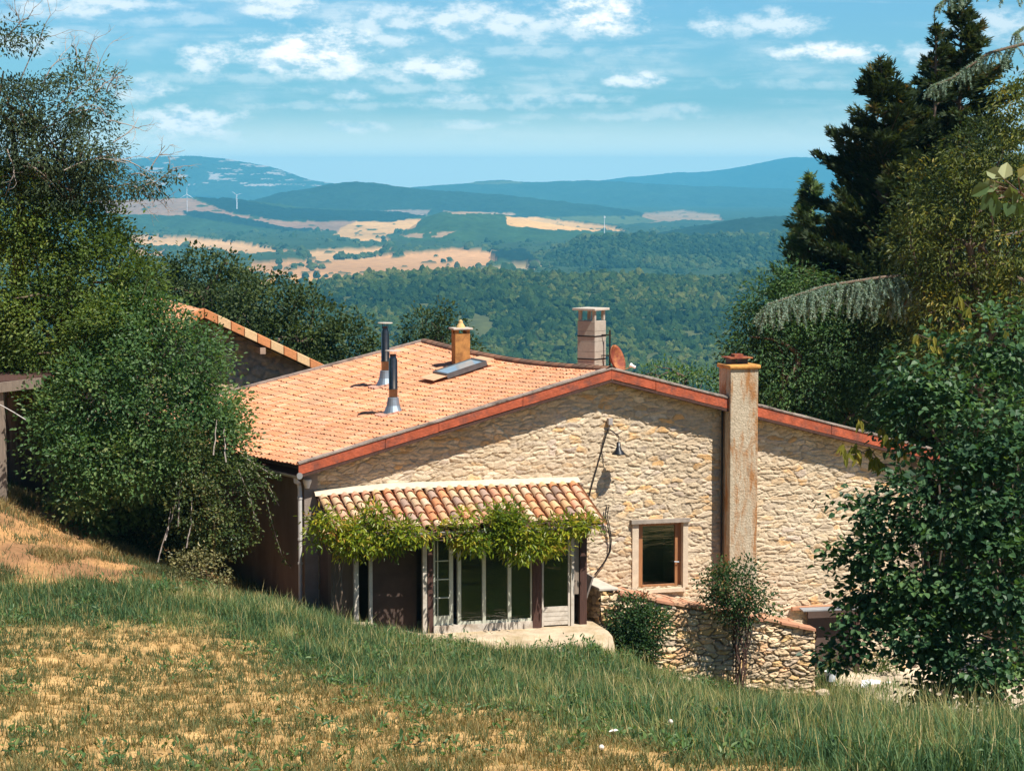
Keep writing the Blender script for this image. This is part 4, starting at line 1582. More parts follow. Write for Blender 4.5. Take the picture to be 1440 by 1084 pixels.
# paving of broken tiles on top
m = MB()
nsg = 34
for i in range(nsg):
    sA_, sB_ = a_s + (b_s - a_s) * i / nsg + .004, a_s + (b_s - a_s) * (i + 1) / nsg - .004
    if i < 2:
        continue
    for j in range(4):
        n0_, n1_ = .09 + (RN - .30) * j / 4 + .006, .09 + (RN - .30) * (j + 1) / 4 - .006
        dz = random.uniform(-.012, .012)
        cc = np.array([[.46, .24, .14], [.52, .32, .20], [.42, .20, .12], [.50, .36, .24]][random.randrange(4)]) * random.uniform(.8, 1.15)
        m.hexa([W(sA_, n1_, ztop(sA_) - .03 + dz), W(sB_, n1_, ztop(sB_) - .03 + dz), W(sB_, n0_, ztop(sB_) - .03 + dz), W(sA_, n0_, ztop(sA_) - .03 + dz)] +
               [W(sA_, n1_, ztop(sA_) + .012 + dz), W(sB_, n1_, ztop(sB_) + .012 + dz), W(sB_, n0_, ztop(sB_) + .012 + dz), W(sA_, n0_, ztop(sA_) + .012 + dz)], col=cc)
m.build('tile_paving', M_tile2, ramp_t)
m = MB(); m.hexa([W(a_s - .05, RN + .05, zra - .03), W(a_s + .42, RN + .05, zra - .03), W(a_s + .42, .09, zra - .03), W(a_s - .05, .09, zra - .03), W(a_s - .05, RN + .05, zra + .05), W(a_s + .42, RN + .05, zra + .03), W(a_s + .42, .09, zra + .03), W(a_s - .05, .09, zra + .05)])
m.build('corner_slab', M_slab, ramp_t, bevel=.02)
m = MB()
nc = 11
for i in range(nc):
    sA_, sB_ = a_s + .43 + (b_s - a_s - .43) * i / nc, a_s + .43 + (b_s - a_s - .43) * (i + 1) / nc - .012
    dz = random.uniform(-.02, .02); dn = random.uniform(-.02, .03)
    cc = np.array([[.46, .22, .13], [.50, .28, .17], [.40, .19, .12]][random.randrange(3)])
    m.hexa([W(sA_, RN + .10 + dn, ztop(sA_) - .035 + dz), W(sB_, RN + .10 + dn, ztop(sB_) - .035 + dz), W(sB_, RN - .22, ztop(sB_) - .02 + dz), W(sA_, RN - .22, ztop(sA_) - .02 + dz),
            W(sA_, RN + .10 + dn, ztop(sA_) + .04 + dz), W(sB_, RN + .10 + dn, ztop(sB_) + .04 + dz), W(sB_, RN - .22, ztop(sB_) + .06 + dz), W(sA_, RN - .22, ztop(sA_) + .06 + dz)], col=cc)
m.build('tile_coping', M_tile2, ramp_t, bevel=.01)

# ------------------------------------------------------------------ fixtures on the gable
lj = G(857, 592, .06)
lamp = thing('wall_lamp', lj, 'black enamel lamp on a bent bracket high on the stone gable', 'lamp')
m = MB(); m.sn(S_(854.5, .06), S_(860, .06), .02, .14, Z_(857, 597, .06), Z_(857, 588, .06))
m.build('junction_box', std_mat('grey_plastic_box', (.38, .34, .31), .6), lamp)
pL = G(870, 613, .42)
m = MB(); m.tube([G(857, 598, .10), G(855, 604, .16), G(858, 604, .26), pL + np.array([0, 0, .0])], .014, 6)
m.tube([pL, pL + np.array([0, 0, -.14])], .008, 5)
m.build('bracket', M_darkmetal, lamp)
m = MB(); m.lathe(pL + np.array([0, 0, -.36]), [(0, .22), (.045, .22), (.05, .10), (.065, .085), (.075, .04), (.16, -.05), (.165, -.075), (.15, -.075), (.06, .02)], 18)
m.build('shade', M_black, lamp, smooth=True)
m = MB(); m.lathe(pL + np.array([0, 0, -.46]), [(0, -.02), (.04, 0), (.05, .04), (.03, .09)], 12)
m.build('bulb', std_mat('frosted_bulb', (.6, .57, .5), .3), lamp)

cpts = [G(855, 603, .07), G(848, 627, .055), G(840, 655, .06), G(833, 680, .06), G(828, 699, .06)]
m = MB(); m.tube(cpts, .016, 6)
c = m.build('cable', M_darkmetal, loc=cpts[-1]); tag(c, 'straight dark cable running from the black wall lamp down to the porch roof', 'cable')
for k_, (pts, lab) in enumerate((
        ([(853, 712), (851, 725), (855, 740), (858, 760), (857, 775), (851, 788), (843, 799), (836, 808)], 'black looped cable hanging down the stone wall beside the porch'),)):
    w_ = [G(a, b, .09 + .03 * math.sin(i)) for i, (a, b) in enumerate(pts)]
    m = MB(); m.tube(w_, .017, 6)
    w2_ = [G(a + 3 - i * .4, b, .11) for i, (a, b) in enumerate(pts)]
    m.tube(w2_, .013, 6)
    w3_ = [G(859, 747, .07), G(866, 748, .07)]
    m.tube(w3_, .012, 5)
    c = m.build('cable', M_darkmetal, loc=w_[-1]); tag(c, lab, 'cable')

# satellite dish on its mast beside the concrete chimney
mp = P(857.5, 521, cb[1] - .15)
dish = thing('satellite_dish', mp, 'rusty round satellite dish on a dark mast beside the concrete chimney', 'satellite dish')
zt_ = float(P(857.5, 464, mp[1])[2])
m = MB(); m.tube([(mp[0], mp[1], mp[2] - .3), (mp[0], mp[1], zt_)], .022, 8)
for py in (471, 500):
    zc = float(P(857, py, mp[1])[2])
    m.bar((cb[0] + .1, cb[1] - .05, zc), (mp[0], mp[1], zc), .025, .025)
m.build('mast', M_darkmetal, dish)
dc = P(861, 507, mp[1] - .1)
axd = np.array([.80, -.42, .30]); axd /= np.linalg.norm(axd)
R = .35
prof = [(R * t, .17 * t * t) for t in np.linspace(.001, 1, 9)] + [(R * t, .17 * t * t - .012) for t in np.linspace(1, .001, 9)]
m = MB(); m.lathe(dc, prof, 28, axis=axd)
m.build('dish', M_rust, dish, smooth=True)
lnb = P(890, 515, mp[1] - .35)
m = MB(); m.tube([dc + np.array([0, 0, -.3]) + axd * .1, lnb + np.array([-.08, 0, -.04])], .012, 6)
m.build('feed_arm', std_mat('ochre_arm', (.5, .34, .18), .7), dish)
m = MB(); m.lathe(lnb, [(0, -.07), (.035, -.07), (.035, .03), (.055, .035), (.055, .075), (0, .08)], 12, axis=(-.75, .3, .35))
m.build('receiver', std_mat('white_receiver', (.78, .76, .72), .5), dish)

# ------------------------------------------------------------------ barn behind the house
bY = 74.0
ba = P(287, 436, bY)
barn = thing('barn', (ba[0], ba[1], -11), 'stone barn behind the farmhouse with chequered orange and cream verge tiles', 'barn')


def Bw(s, n, z):
    p = ba + gv * s + nv * n
    return np.array([p[0], p[1], z])


def Bg(px, py, n):
    d = ray(px, py); o = ba + nv * n
    return d * ((o @ nv) / (d @ nv))


BO = .75
bapex = Bg(287, 437, BO); bright = Bg(462, 519, BO)
bsl = (bright[2] - bapex[2]) / float((bright - bapex) @ gv)
sb0 = float((bapex - ba) @ gv)
btop = lambda s: bapex[2] - .22 + bsl * abs(s - sb0)
link('gable_wall', stone_wall_mesh('barn_gable', ba.copy(), gv, nv, sb0 - 4.6, sb0 + 4.6, lambda s: -11.5, btop, .06, .06,
                                   cw=.42, ch=.24, seed=33, pal=PAL_GREY, mortar=(.5, .4, .3), relief=.06, gap=.06, rag=.35), parent=barn)
bridge = -nv * 8.0
for sg in (1, -1):
    e = bapex + gv * sg * 5.0 + np.array([0, 0, bsl * 5.0])
    tiled_roof('roof_tiles', e, bapex, bapex + bridge - nv * BO, e + bridge - nv * BO, .22, .33, PAL_ROOF, barn, seed=7 + sg, seg=4)
    m = MB()
    m.hexa([p - np.array([0, 0, .20]) for p in (e, bapex, bapex + bridge, e + bridge)] + [p - np.array([0, 0, .12]) for p in (e, bapex, bapex + bridge, e + bridge)])
    m.build('roof_boarding', M_wood_dk, barn)
    nt = 13
    m = MB()
    for i in range(nt):
        p = bapex + (e - bapex) * (i / nt + .002); q = bapex + (e - bapex) * ((i + 1) / nt - .002)
        cc = ([.62, .25, .10], [.70, .46, .24])[i % 2]
        cc = np.array(cc) * random.uniform(.9, 1.1)
        m.hexa([p + nv * .05 - [0, 0, .20], q + nv * .05 - [0, 0, .20], q - nv * .20 - [0, 0, .20], p - nv * .20 - [0, 0, .20],
                p + nv * .05 + [0, 0, .06], q + nv * .05 + [0, 0, .06], q - nv * .20 + [0, 0, .075], p - nv * .20 + [0, 0, .075]], col=cc)
    m.build('verge_tiles', M_tile2, barn, bevel=.012)
m = MB()
c = Bg(365, 492, .35)
m.box(c, (.16, 1.0, .18), GA)
m.build('purlin_end', std_mat('weathered_purlin', (.40, .27, .19), .85), barn)
m = MB()
for s in (-4.6, 4.6):
    a = Bw(sb0 + s, 0, 0); b = a - nv * 8
    mm = wallbox(a, b, -12, btop(sb0 + s), btop(sb0 + s), .4, 1 if s > 0 else -1)
    mm.build('side_wall', M_stuc, barn)
m = MB(); m.add([Bw(sb0 - 4.6, -8, -12), Bw(sb0 + 4.6, -8, -12), Bw(sb0 + 4.6, -8, btop(sb0 + 4.6)), Bw(sb0, -8, bapex[2] - .3), Bw(sb0 - 4.6, -8, btop(sb0 - 4.6))], [(0, 1, 2, 3)], [(0, 3, 4)])
m.build('back_wall', M_stuc, barn)
# ------------------------------------------------------------------ vegetation
def unit(v):
    return v / (np.linalg.norm(v, axis=-1, keepdims=True) + 1e-9)


def rdir(n):
    return unit(rng.normal(size=(n, 3)))


def leaves(name, C, D, N, L, Wd, tint, mat, fold=.18, droop=.12):
    """one folded pointed leaf per row: C base point, D axis, N upper face, L length, Wd width"""
    n = len(C)
    D = unit(D)
    S = unit(np.cross(D, N))
    N = unit(np.cross(S, D))
    L = np.broadcast_to(L, (n,))[:, None]; Wd = np.broadcast_to(Wd, (n,))[:, None]
    b = C
    l1 = C + D * L * .32 + S * Wd * .5 + N * Wd * fold
    l2 = C + D * L * .70 + S * Wd * .38 + N * Wd * fold * .8 - N * L * droop * .4
    tp = C + D * L - N * L * droop
    r2 = C + D * L * .70 - S * Wd * .38 + N * Wd * fold * .8 - N * L * droop * .4
    r1 = C + D * L * .32 - S * Wd * .5 + N * Wd * fold
    V = np.stack([b, l1, l2, tp, r2, r1], 1).reshape(-1, 3)
    i = (np.arange(n) * 6)[:, None]
    Q = np.concatenate([i + [0, 3, 2, 1], i + [0, 5, 4, 3]], 0)
    return npmesh(name, V, Q, None, mat, {'tint': np.repeat(np.clip(tint, 0, 1), 6)})


def strips(name, C, D, N, L, Wd, tint, mat, bend=.2):
    """thin pointed blades (needles, grass, twig sprays)"""
    n = len(C)
    D = unit(D); S = unit(np.cross(D, N)); N = unit(np.cross(S, D))
    L = np.broadcast_to(L, (n,))[:, None]; Wd = np.broadcast_to(Wd, (n,))[:, None]; bend = np.broadcast_to(bend, (n,))[:, None]
    a = C - S * Wd * .5; b = C + S * Wd * .5
    m = C + D * L * .55 + N * L * bend * .25
    c = m + S * Wd * .42; d = m - S * Wd * .42
    t = C + D * L * .97 + N * L * bend
    V = np.stack([a, b, c, d, t], 1).reshape(-1, 3)
    i = (np.arange(n) * 5)[:, None]
    return npmesh(name, V, i + [0, 1, 2, 3], i + [3, 2, 4], mat, {'tint': np.repeat(np.clip(tint, 0, 1), 5)})


def LB(px, py, Y, rx, ry, rd=None, w=1.0):
    c = P(px, py, Y)
    s = Y / FPX
    return (c, np.array([rx * s, (rd if rd else (rx + ry) / 2 * s * .9), ry * s]), w)


def clump_points(lobes, dens, inner=.25, rough=.35, seed=0):
    """clump centres over the lobes, mostly near their skins; returns centres and outward directions"""
    Cs, Os = [], []
    for (c, r, w) in lobes:
        area = (r[0] * r[1] + r[0] * r[2] + r[1] * r[2]) * 4
        n = max(6, int(area * dens * w))
        d = rdir(n)
        k = rng.uniform(.78, 1.06, n)
        ins = rng.random(n) < inner
        k[ins] = rng.uniform(.3, .8, ins.sum())
        bump = 1 + rough * (fbm(d[:, 0] * 2.3 + c[0], d[:, 1] * 2.3 + c[1], d[:, 2] * 2.3 + c[2], 3, seed) - .5) * 2
        Cs.append(c + d * r * (k * bump)[:, None]); Os.append(unit(d / r))
    C = np.concatenate(Cs); O = np.concatenate(Os)
    # drop what lies deep inside another lobe
    keep = np.ones(len(C), bool)
    for (c, r, w) in lobes:
        q = (((C - c) / r) ** 2).sum(1)
        keep &= ~((q < .30) & (rng.random(len(C)) < .8))
    return C[keep], O[keep]


def foliage(name, lobes, mat, parent, dens=3.0, per=16, cr=.30, ll=.09, lw=.5, inner=.25, rough=.35, up=.5, hang=.0, tint0=.5, tvar=.18, seed=0, gap=.0, flat=.7, extra=None):
    C, O = clump_points(lobes, dens * FD, inner, rough, seed)
    if gap > 0:
        g = fbm(C[:, 0] * 1.1, C[:, 1] * 1.1, C[:, 2] * 1.1, 3, seed + 5)
        kk = g > np.quantile(g, gap)
        C, O = C[kk], O[kk]
    if extra is not None:
        kk = extra(C)
        C, O = C[kk], O[kk]
    n = len(C)
    ct = tint0 + rng.normal(0, tvar, n) + (fbm(C[:, 0] * .8, C[:, 1] * .8, C[:, 2] * .8, 2, seed + 9) - .5) * .5
    I = np.repeat(np.arange(n), per)
    m = len(I)
    off = rng.normal(size=(m, 3)) * cr * .55
    off[:, 2] *= flat
    Cp = C[I] + off
    D = unit(O[I] * .7 + unit(off) * .8 + rng.normal(size=(m, 3)) * .45 + np.array([0, 0, -hang]))
    N = unit(O[I] * .55 + np.array([0, 0, up]) + rng.normal(size=(m, 3)) * .30)
    L = ll * rng.uniform(.65, 1.3, m)
    t = ct[I] + rng.normal(0, .10, m)
    me = leaves(name, Cp, D, N, L, L * lw, t, mat)
    return link(name, me, parent=parent), C


def limb(m, a, b, r0, r1, wob=.12, seg=6, n=6):
    a = np.asarray(a, float); b = np.asarray(b, float)
    t = np.linspace(0, 1, n)[:, None]
    p = a + (b - a) * t
    ln = np.linalg.norm(b - a)
    w = rng.normal(size=(n, 3)) * wob * ln * .25
    w[0] = 0; w[-1] = 0
    p = p + w
    p[:, 2] += np.sin(t[:, 0] * math.pi) * ln * .05
    m.tube(p, np.linspace(r0, r1, n), seg, cap=False)
    return p


M_bark = std_mat('grey_brown_bark', (.16, .115, .085), .95, .35, 8, .8, 25, stretch=(1, 1, .3), spec=.1)
M_barkpale = std_mat('dead_pale_wood', (.34, .29, .25), .95, .3, 8, .4, 25, spec=.1)


def trunk_and_limbs(parent, base, top, r, clumps, nl=14, name='trunk', mat=None, lean=.0):
    m = MB()
    p = limb(m, base, top, r, r * .45, .06, 8, 7)
    idx_ = rng.choice(len(clumps), min(nl, len(clumps)), replace=False)
    for i in idx_:
        a = p[rng.integers(2, len(p))]
        limb(m, a, clumps[i], r * .38, r * .06, .14, 5, 6)
    return m.build(name, mat or M_bark, parent, smooth=True)


def broad_tree(name, label, cat, base, lobes, mat, r=.15, group=None, top=None, nl=16, **kw):
    base = np.asarray(base, float)
    t = thing(name, base, label, cat, group)
    o, C = foliage('crown', lobes, mat, t, **kw)
    tp = top if top is not None else np.mean([l[0] for l in lobes], 0)
    trunk_and_limbs(t, base, tp, r, C, nl)
    return t


# leaf colours
G_olive = leaf_mat('olive_green_leaf', [(0, (0.036, 0.069, 0.017)), (0.4, (0.084, 0.138, 0.027)), (0.75, (0.158, 0.225, 0.042)), (1, (0.285, 0.315, 0.075))], 0.42, rough=.5, spec=.28)
G_deep = leaf_mat('deep_green_leaf', [(0, (0.029, 0.072, 0.030)), (0.45, (0.075, 0.157, 0.052)), (0.8, (0.145, 0.232, 0.072)), (1, (0.261, 0.304, 0.116))], 0.42, rough=.48, spec=.3)
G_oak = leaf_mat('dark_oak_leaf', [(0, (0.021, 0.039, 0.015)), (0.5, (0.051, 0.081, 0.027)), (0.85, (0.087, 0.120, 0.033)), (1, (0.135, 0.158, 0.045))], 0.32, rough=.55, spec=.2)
G_bramble = leaf_mat('bramble_leaf', [(0, (0.027, 0.049, 0.016)), (0.45, (0.061, 0.101, 0.027)), (0.8, (0.128, 0.162, 0.047)), (1, (0.270, 0.230, 0.095))], 0.36)
G_pale = leaf_mat('pale_shrub_leaf', [(0, (.06, .07, .025)), (.5, (.16, .15, .055)), (1, (.40, .34, .15))], .25)
G_conif = leaf_mat('conifer_spray', [(0, (0.017, 0.029, 0.014)), (0.5, (0.039, 0.061, 0.022)), (0.8, (0.078, 0.088, 0.024)), (1, (0.187, 0.105, 0.034))], 0.35, rough=.6, spec=.2)
G_conif2 = leaf_mat('cypress_spray', [(0, (0.042, 0.090, 0.042)), (0.5, (0.122, 0.189, 0.069)), (1, (0.272, 0.304, 0.093))], 0.35, rough=.65, spec=.2)
G_cedar = leaf_mat('blue_cedar_needle', [(0, (0.087, 0.152, 0.116)), (0.5, (0.203, 0.304, 0.232)), (1, (0.406, 0.493, 0.392))], 0.25, rough=.6, spec=.25)
G_yellow = leaf_mat('yellow_green_leaf', [(0, (0.040, 0.065, 0.016)), (0.45, (0.110, 0.138, 0.025)), (0.8, (0.237, 0.225, 0.037)), (1, (0.400, 0.300, 0.062))], 0.4, rough=.5, spec=.3)
G_hazel = leaf_mat('hazel_leaf', [(0, (0.018, 0.053, 0.025)), (0.5, (0.048, 0.115, 0.045)), (0.85, (0.100, 0.188, 0.065)), (1, (0.163, 0.250, 0.075))], 0.36, rough=.48, spec=.32)
G_wist = leaf_mat('wisteria_leaf', [(0, (.03, .07, .008)), (.4, (.12, .19, .012)), (.72, (.29, .33, .02)), (.92, (.48, .37, .04)), (1, (.48, .24, .06))], .40, rough=.4, spec=.4)
G_rose = leaf_mat('rose_leaf', [(0, (0.017, 0.046, 0.017)), (0.5, (0.043, 0.096, 0.026)), (0.9, (0.096, 0.150, 0.034)), (1, (0.240, 0.168, 0.060))], 0.35, rough=.5, spec=.28)
G_sprig = leaf_mat('large_pale_leaf', [(0, (.035, .075, .030)), (.5, (.09, .15, .06)), (1, (.42, .45, .26))], .3, rough=.5, spec=.3)
G_sparse = leaf_mat('sparse_grey_leaf', [(0, (0.029, 0.048, 0.026)), (0.5, (0.067, 0.099, 0.048)), (1, (0.144, 0.176, 0.072))], 0.3, rough=.6, spec=.2)


def gz(x, y):
    return float(ground_z(np.array([x]), np.array([y]))[0])


def onground(px, Y, dz=0):
    x = (px - 720) / FPX * Y
    return np.array([x, Y, gz(x, Y) + dz])


# ---- trees at the left
broad_tree('tree', 'tall olive green leafy tree filling the left edge above the shed', 'tree', onground(70, 62.0),
           [LB(20, 300, 61.5, 90, 60), LB(100, 330, 61.5, 75, 55), LB(20, 400, 61.5, 95, 85), LB(140, 385, 61.0, 70, 65), LB(70, 460, 61.0, 90, 70), LB(180, 440, 60.5, 50, 50), LB(10, 500, 61.5, 60, 40), LB(150, 470, 59.5, 60, 50), LB(195, 400, 60.5, 36, 40), LB(60, 520, 60.5, 60, 30)],
           G_olive, r=.20, dens=10, per=22, cr=.32, ll=.095, lw=.52, seed=3, tint0=.52, inner=.35, nl=20, rough=.55, gap=.1)
broad_tree('tree', 'broad deep green tree leaning its leaves over the corner of the roof', 'tree', onground(190, 62.7),
           [LB(225, 500, 59.2, 95, 85), LB(232, 455, 59.7, 44, 38), LB(268, 515, 59.7, 52, 58), LB(190, 450, 59.7, 50, 40), LB(140, 560, 58.7, 80, 75), LB(240, 590, 58.7, 95, 85), LB(305, 560, 59.2, 38, 55), LB(110, 640, 58.2, 62, 50), LB(180, 660, 58.2, 70, 50), LB(310, 620, 59.2, 40, 38), LB(110, 690, 58.2, 40, 35), LB(120, 735, 58.7, 34, 26), LB(170, 715, 59.7, 60, 30), LB(70, 590, 58.2, 38, 40)],
           G_deep, r=.06, dens=7.5, per=20, cr=.32, ll=.10, lw=.58, seed=4, tint0=.5, inner=.35, nl=20, rough=.6, gap=.12)
# thicket added to darken the hollow; low leaf tint stands in for shade
broad_tree('tree', 'low tint thicket tree added to darken the hollow behind the wooden shelter', 'tree', onground(120, 64.5),
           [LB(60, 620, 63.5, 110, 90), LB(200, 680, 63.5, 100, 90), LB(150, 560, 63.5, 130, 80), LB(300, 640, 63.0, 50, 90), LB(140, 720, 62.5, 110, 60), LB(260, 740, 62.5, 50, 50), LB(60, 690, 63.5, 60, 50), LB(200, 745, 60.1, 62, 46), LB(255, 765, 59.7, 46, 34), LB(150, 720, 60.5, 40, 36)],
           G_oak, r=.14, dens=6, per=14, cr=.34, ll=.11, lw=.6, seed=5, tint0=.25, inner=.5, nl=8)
bt_ = broad_tree('shrub', 'tangled bramble shrub trailing stems against the brown house wall', 'shrub', onground(300, 59.4),
                 [LB(285, 660, 57.9, 42, 40), LB(325, 690, 58.2, 34, 50), LB(300, 740, 57.9, 42, 40), LB(265, 700, 57.7, 32, 42), LB(330, 755, 58.2, 26, 30), LB(345, 660, 58.4, 22, 22), LB(270, 620, 57.7, 34, 30)],
                 G_bramble, r=.035, dens=9, per=13, cr=.22, ll=.07, lw=.6, seed=6, tint0=.5, inner=.4, nl=26)
# trailing stems
m = MB(); SC, SD = [], []
for pts in ([(350, 655), (362, 668), (372, 690), (380, 725), (388, 755), (398, 785), (412, 802)], [(345, 650), (360, 664), (378, 684), (394, 714)], [(340, 640), (362, 655), (384, 668), (398, 672)],
            [(335, 660), (352, 700), (360, 735), (364, 760)]):
    w_ = np.array([P(a, b, 57.6 + .15 * i) for i, (a, b) in enumerate(pts)])
    tt = np.linspace(0, len(w_) - 1, 60)
    ww = np.stack([np.interp(tt, np.arange(len(w_)), w_[:, j]) for j in range(3)], 1)
    m.tube(ww[::3], .010, 4)
    for rep in range(3):
        keepn = int(len(ww) * .93)
        SC.append(ww[:keepn] + rng.normal(size=(keepn, 3)) * .035); SD.append(rdir(keepn) + np.array([0, 0, -.4]))
m.build('stem', M_barkpale, bt_)
SC = np.concatenate(SC); SD = np.concatenate(SD)
link('trailing_leaves', leaves('trailing_leaves', SC, SD, rdir(len(SC)) + np.array([.4, -.6, .6]), .065 * rng.uniform(.7, 1.3, len(SC)), .042, .62 + rng.normal(0, .15, len(SC)), G_bramble), parent=bt_)
# bare pale sticks in front of the hollow
m = MB()
for (a, b, c, d) in ((222, 790, 252, 690), (262, 770, 270, 700), (232, 760, 240, 715), (250, 740, 256, 660), (300, 640, 305, 590), (318, 650, 316, 600)):
    m = MB(); limb(m, P(a, b, 57.4), P(c, d, 57.7), .018, .008, .1, 5)
    m.build('dead_stick', M_barkpale, bt_)
broad_tree('shrub', 'small pale yellowish shrub at the foot of the bramble', 'shrub', onground(278, 55.5),
           [LB(262, 800, 55.2, 30, 24), LB(290, 805, 55.2, 32, 26), LB(275, 785, 55.4, 26, 18), LB(305, 825, 55.0, 20, 14)],
           G_pale, r=.02, dens=13, per=9, cr=.16, ll=.065, lw=.6, seed=7, tint0=.5, inner=.4, nl=10)

# sparse half-dead tree, top left
sp = thing('tree', onground(20, 62), 'half dead sparse tree with bare grey twigs rising above the olive tree', 'tree')
sl_lobes = [LB(30, 150, 61, 60, 45), LB(110, 140, 61, 55, 55), LB(60, 210, 61, 90, 50), LB(130, 210, 61, 45, 40), LB(150, 255, 61, 60, 25), LB(210, 262, 60.5, 26, 12), LB(10, 60, 61, 22, 28), LB(248, 248, 60.5, 10, 9), LB(20, 260, 61, 60, 40), LB(100, 275, 61, 60, 28), LB(48, 55, 61, 10, 12)]
o_, C_ = foliage('crown', sl_lobes, G_sparse, sp, dens=9.5, per=22, cr=.26, ll=.10, lw=.36, inner=.55, rough=.6, seed=8, tint0=.42, gap=.16, hang=.3)
m = MB()
tb = onground(20, 62)
mid = P(30, 330, 61.5)
limb(m, tb, mid, .26, .17, .04, 8)
forks = [P(20, 200, 61.3), P(80, 230, 61), P(120, 270, 61), P(5, 100, 61)]
for f in forks:
    limb(m, mid, f, .12, .018, .1, 6)
dm = MB()


def twig(a, d, ln, r, lev):
    n = 5
    p = [a]
    dd = d.copy()
    for i in range(n):
        dd = unit(dd + rng.normal(size=3) * .20)
        p.append(p[-1] + dd * ln / n)
    dm.tube(np.array(p), np.linspace(r, r * .45, n + 1), 4, cap=False)
    if lev > 0:
        for i in range(rng.integers(3, 5)):
            q = p[rng.integers(2, n + 1)]
            twig(q, unit(dd + rng.normal(size=3) * .55), ln * rng.uniform(.4, .65), r * .5, lev - 1)


for (a, b, Y, dx, dz, ln) in ((60, 120, 61, .35, .9, 1.2), (30, 110, 61, .5, .8, 1.7), (5, 60, 61, .5, .6, 1.2), (100, 110, 61, .1, 1, .9), (120, 110, 61, .35, .9, .9), (135, 130, 61, .5, .7, .8), (150, 170, 61, .8, .3, .8),
                             (160, 200, 61, .8, .5, .9), (170, 225, 60.8, .9, .35, .8), (185, 245, 60.6, .9, .2, 1.0), (150, 262, 60.8, .9, -.25, 1.0), (190, 262, 60.6, .6, -.6, .7), (120, 285, 60.8, .95, .1, 1.2),
                             (60, 180, 60.5, .8, .2, 1.2), (40, 230, 60.3, .7, -.4, 1.2), (90, 240, 60.3, .9, .15, 1.6), (80, 150, 60.4, .5, .7, 1.3), (10, 210, 60.3, .3, -.8, 1.0), (210, 240, 60.5, .5, .7, .7), (100, 160, 61, .6, .6, 1.2), (200, 262, 60.5, .9, .1, .9), (30, 60, 61, .3, .9, .8), (150, 130, 61, .2, .95, .7)):
    twig(P(a, b, Y), np.array([dx, rng.normal() * .2, dz]), ln, .016, 2)
for f, pts in ((forks[0], 8), (forks[1], 12), (forks[2], 10), (forks[3], 5)):
    for i in range(pts):
        c = C_[rng.integers(len(C_))]
        if np.linalg.norm(c - f) < 3.0:
            limb(m, f * .8 + mid * .2, c, .035, .008, .15, 5)
m.build('trunk', M_bark, sp, smooth=True)
dm.build('bare_twigs', M_barkpale, sp)

# ---- trees behind the house
broad_tree('tree', 'round dark oak behind the barn roof', 'tree', np.array([-12.5, 98, -20.]),
           [LB(285, 395, 96, 62, 42), LB(240, 420, 96, 45, 40), LB(320, 420, 96, 55, 40), LB(280, 440, 95, 90, 50)], G_oak, r=.3, dens=3.4, per=16, cr=.42, ll=.15, lw=.6, seed=11, tint0=.5)
broad_tree('tree', 'wide dark oak sloping down behind the farmhouse roof', 'tree', np.array([-8.5, 92, -19.]),
           [LB(375, 430, 90, 60, 42), LB(430, 460, 90, 60, 48), LB(485, 490, 90, 45, 42), LB(400, 490, 89, 70, 40), LB(515, 505, 90, 25, 28), LB(350, 460, 90, 40, 40), LB(450, 520, 90, 70, 30)], G_oak, r=.3, dens=3.6, per=16, cr=.40, ll=.14, lw=.6, seed=12, tint0=.55)
broad_tree('tree', 'small dark tree standing behind the ridge by the brick chimney', 'tree', np.array([-2.9, 92, -19.]),
           [LB(598, 462, 92, 30, 28), LB(630, 470, 92, 34, 26), LB(590, 490, 92, 30, 20), LB(625, 440, 92, 12, 16), LB(640, 490, 92, 40, 20)], G_oak, r=.15, dens=4.5, per=13, cr=.30, ll=.12, lw=.55, seed=13, tint0=.5, rough=.5)
broad_tree('tree', 'leafy treetop just showing over the right roof slope beside the dish', 'tree', np.array([5.5, 92, -19.]),
           [LB(940, 525, 92, 40, 14), LB(990, 535, 92, 30, 16)], G_deep, r=.12, dens=5, per=13, cr=.3, ll=.12, lw=.55, seed=14, tint0=.6)


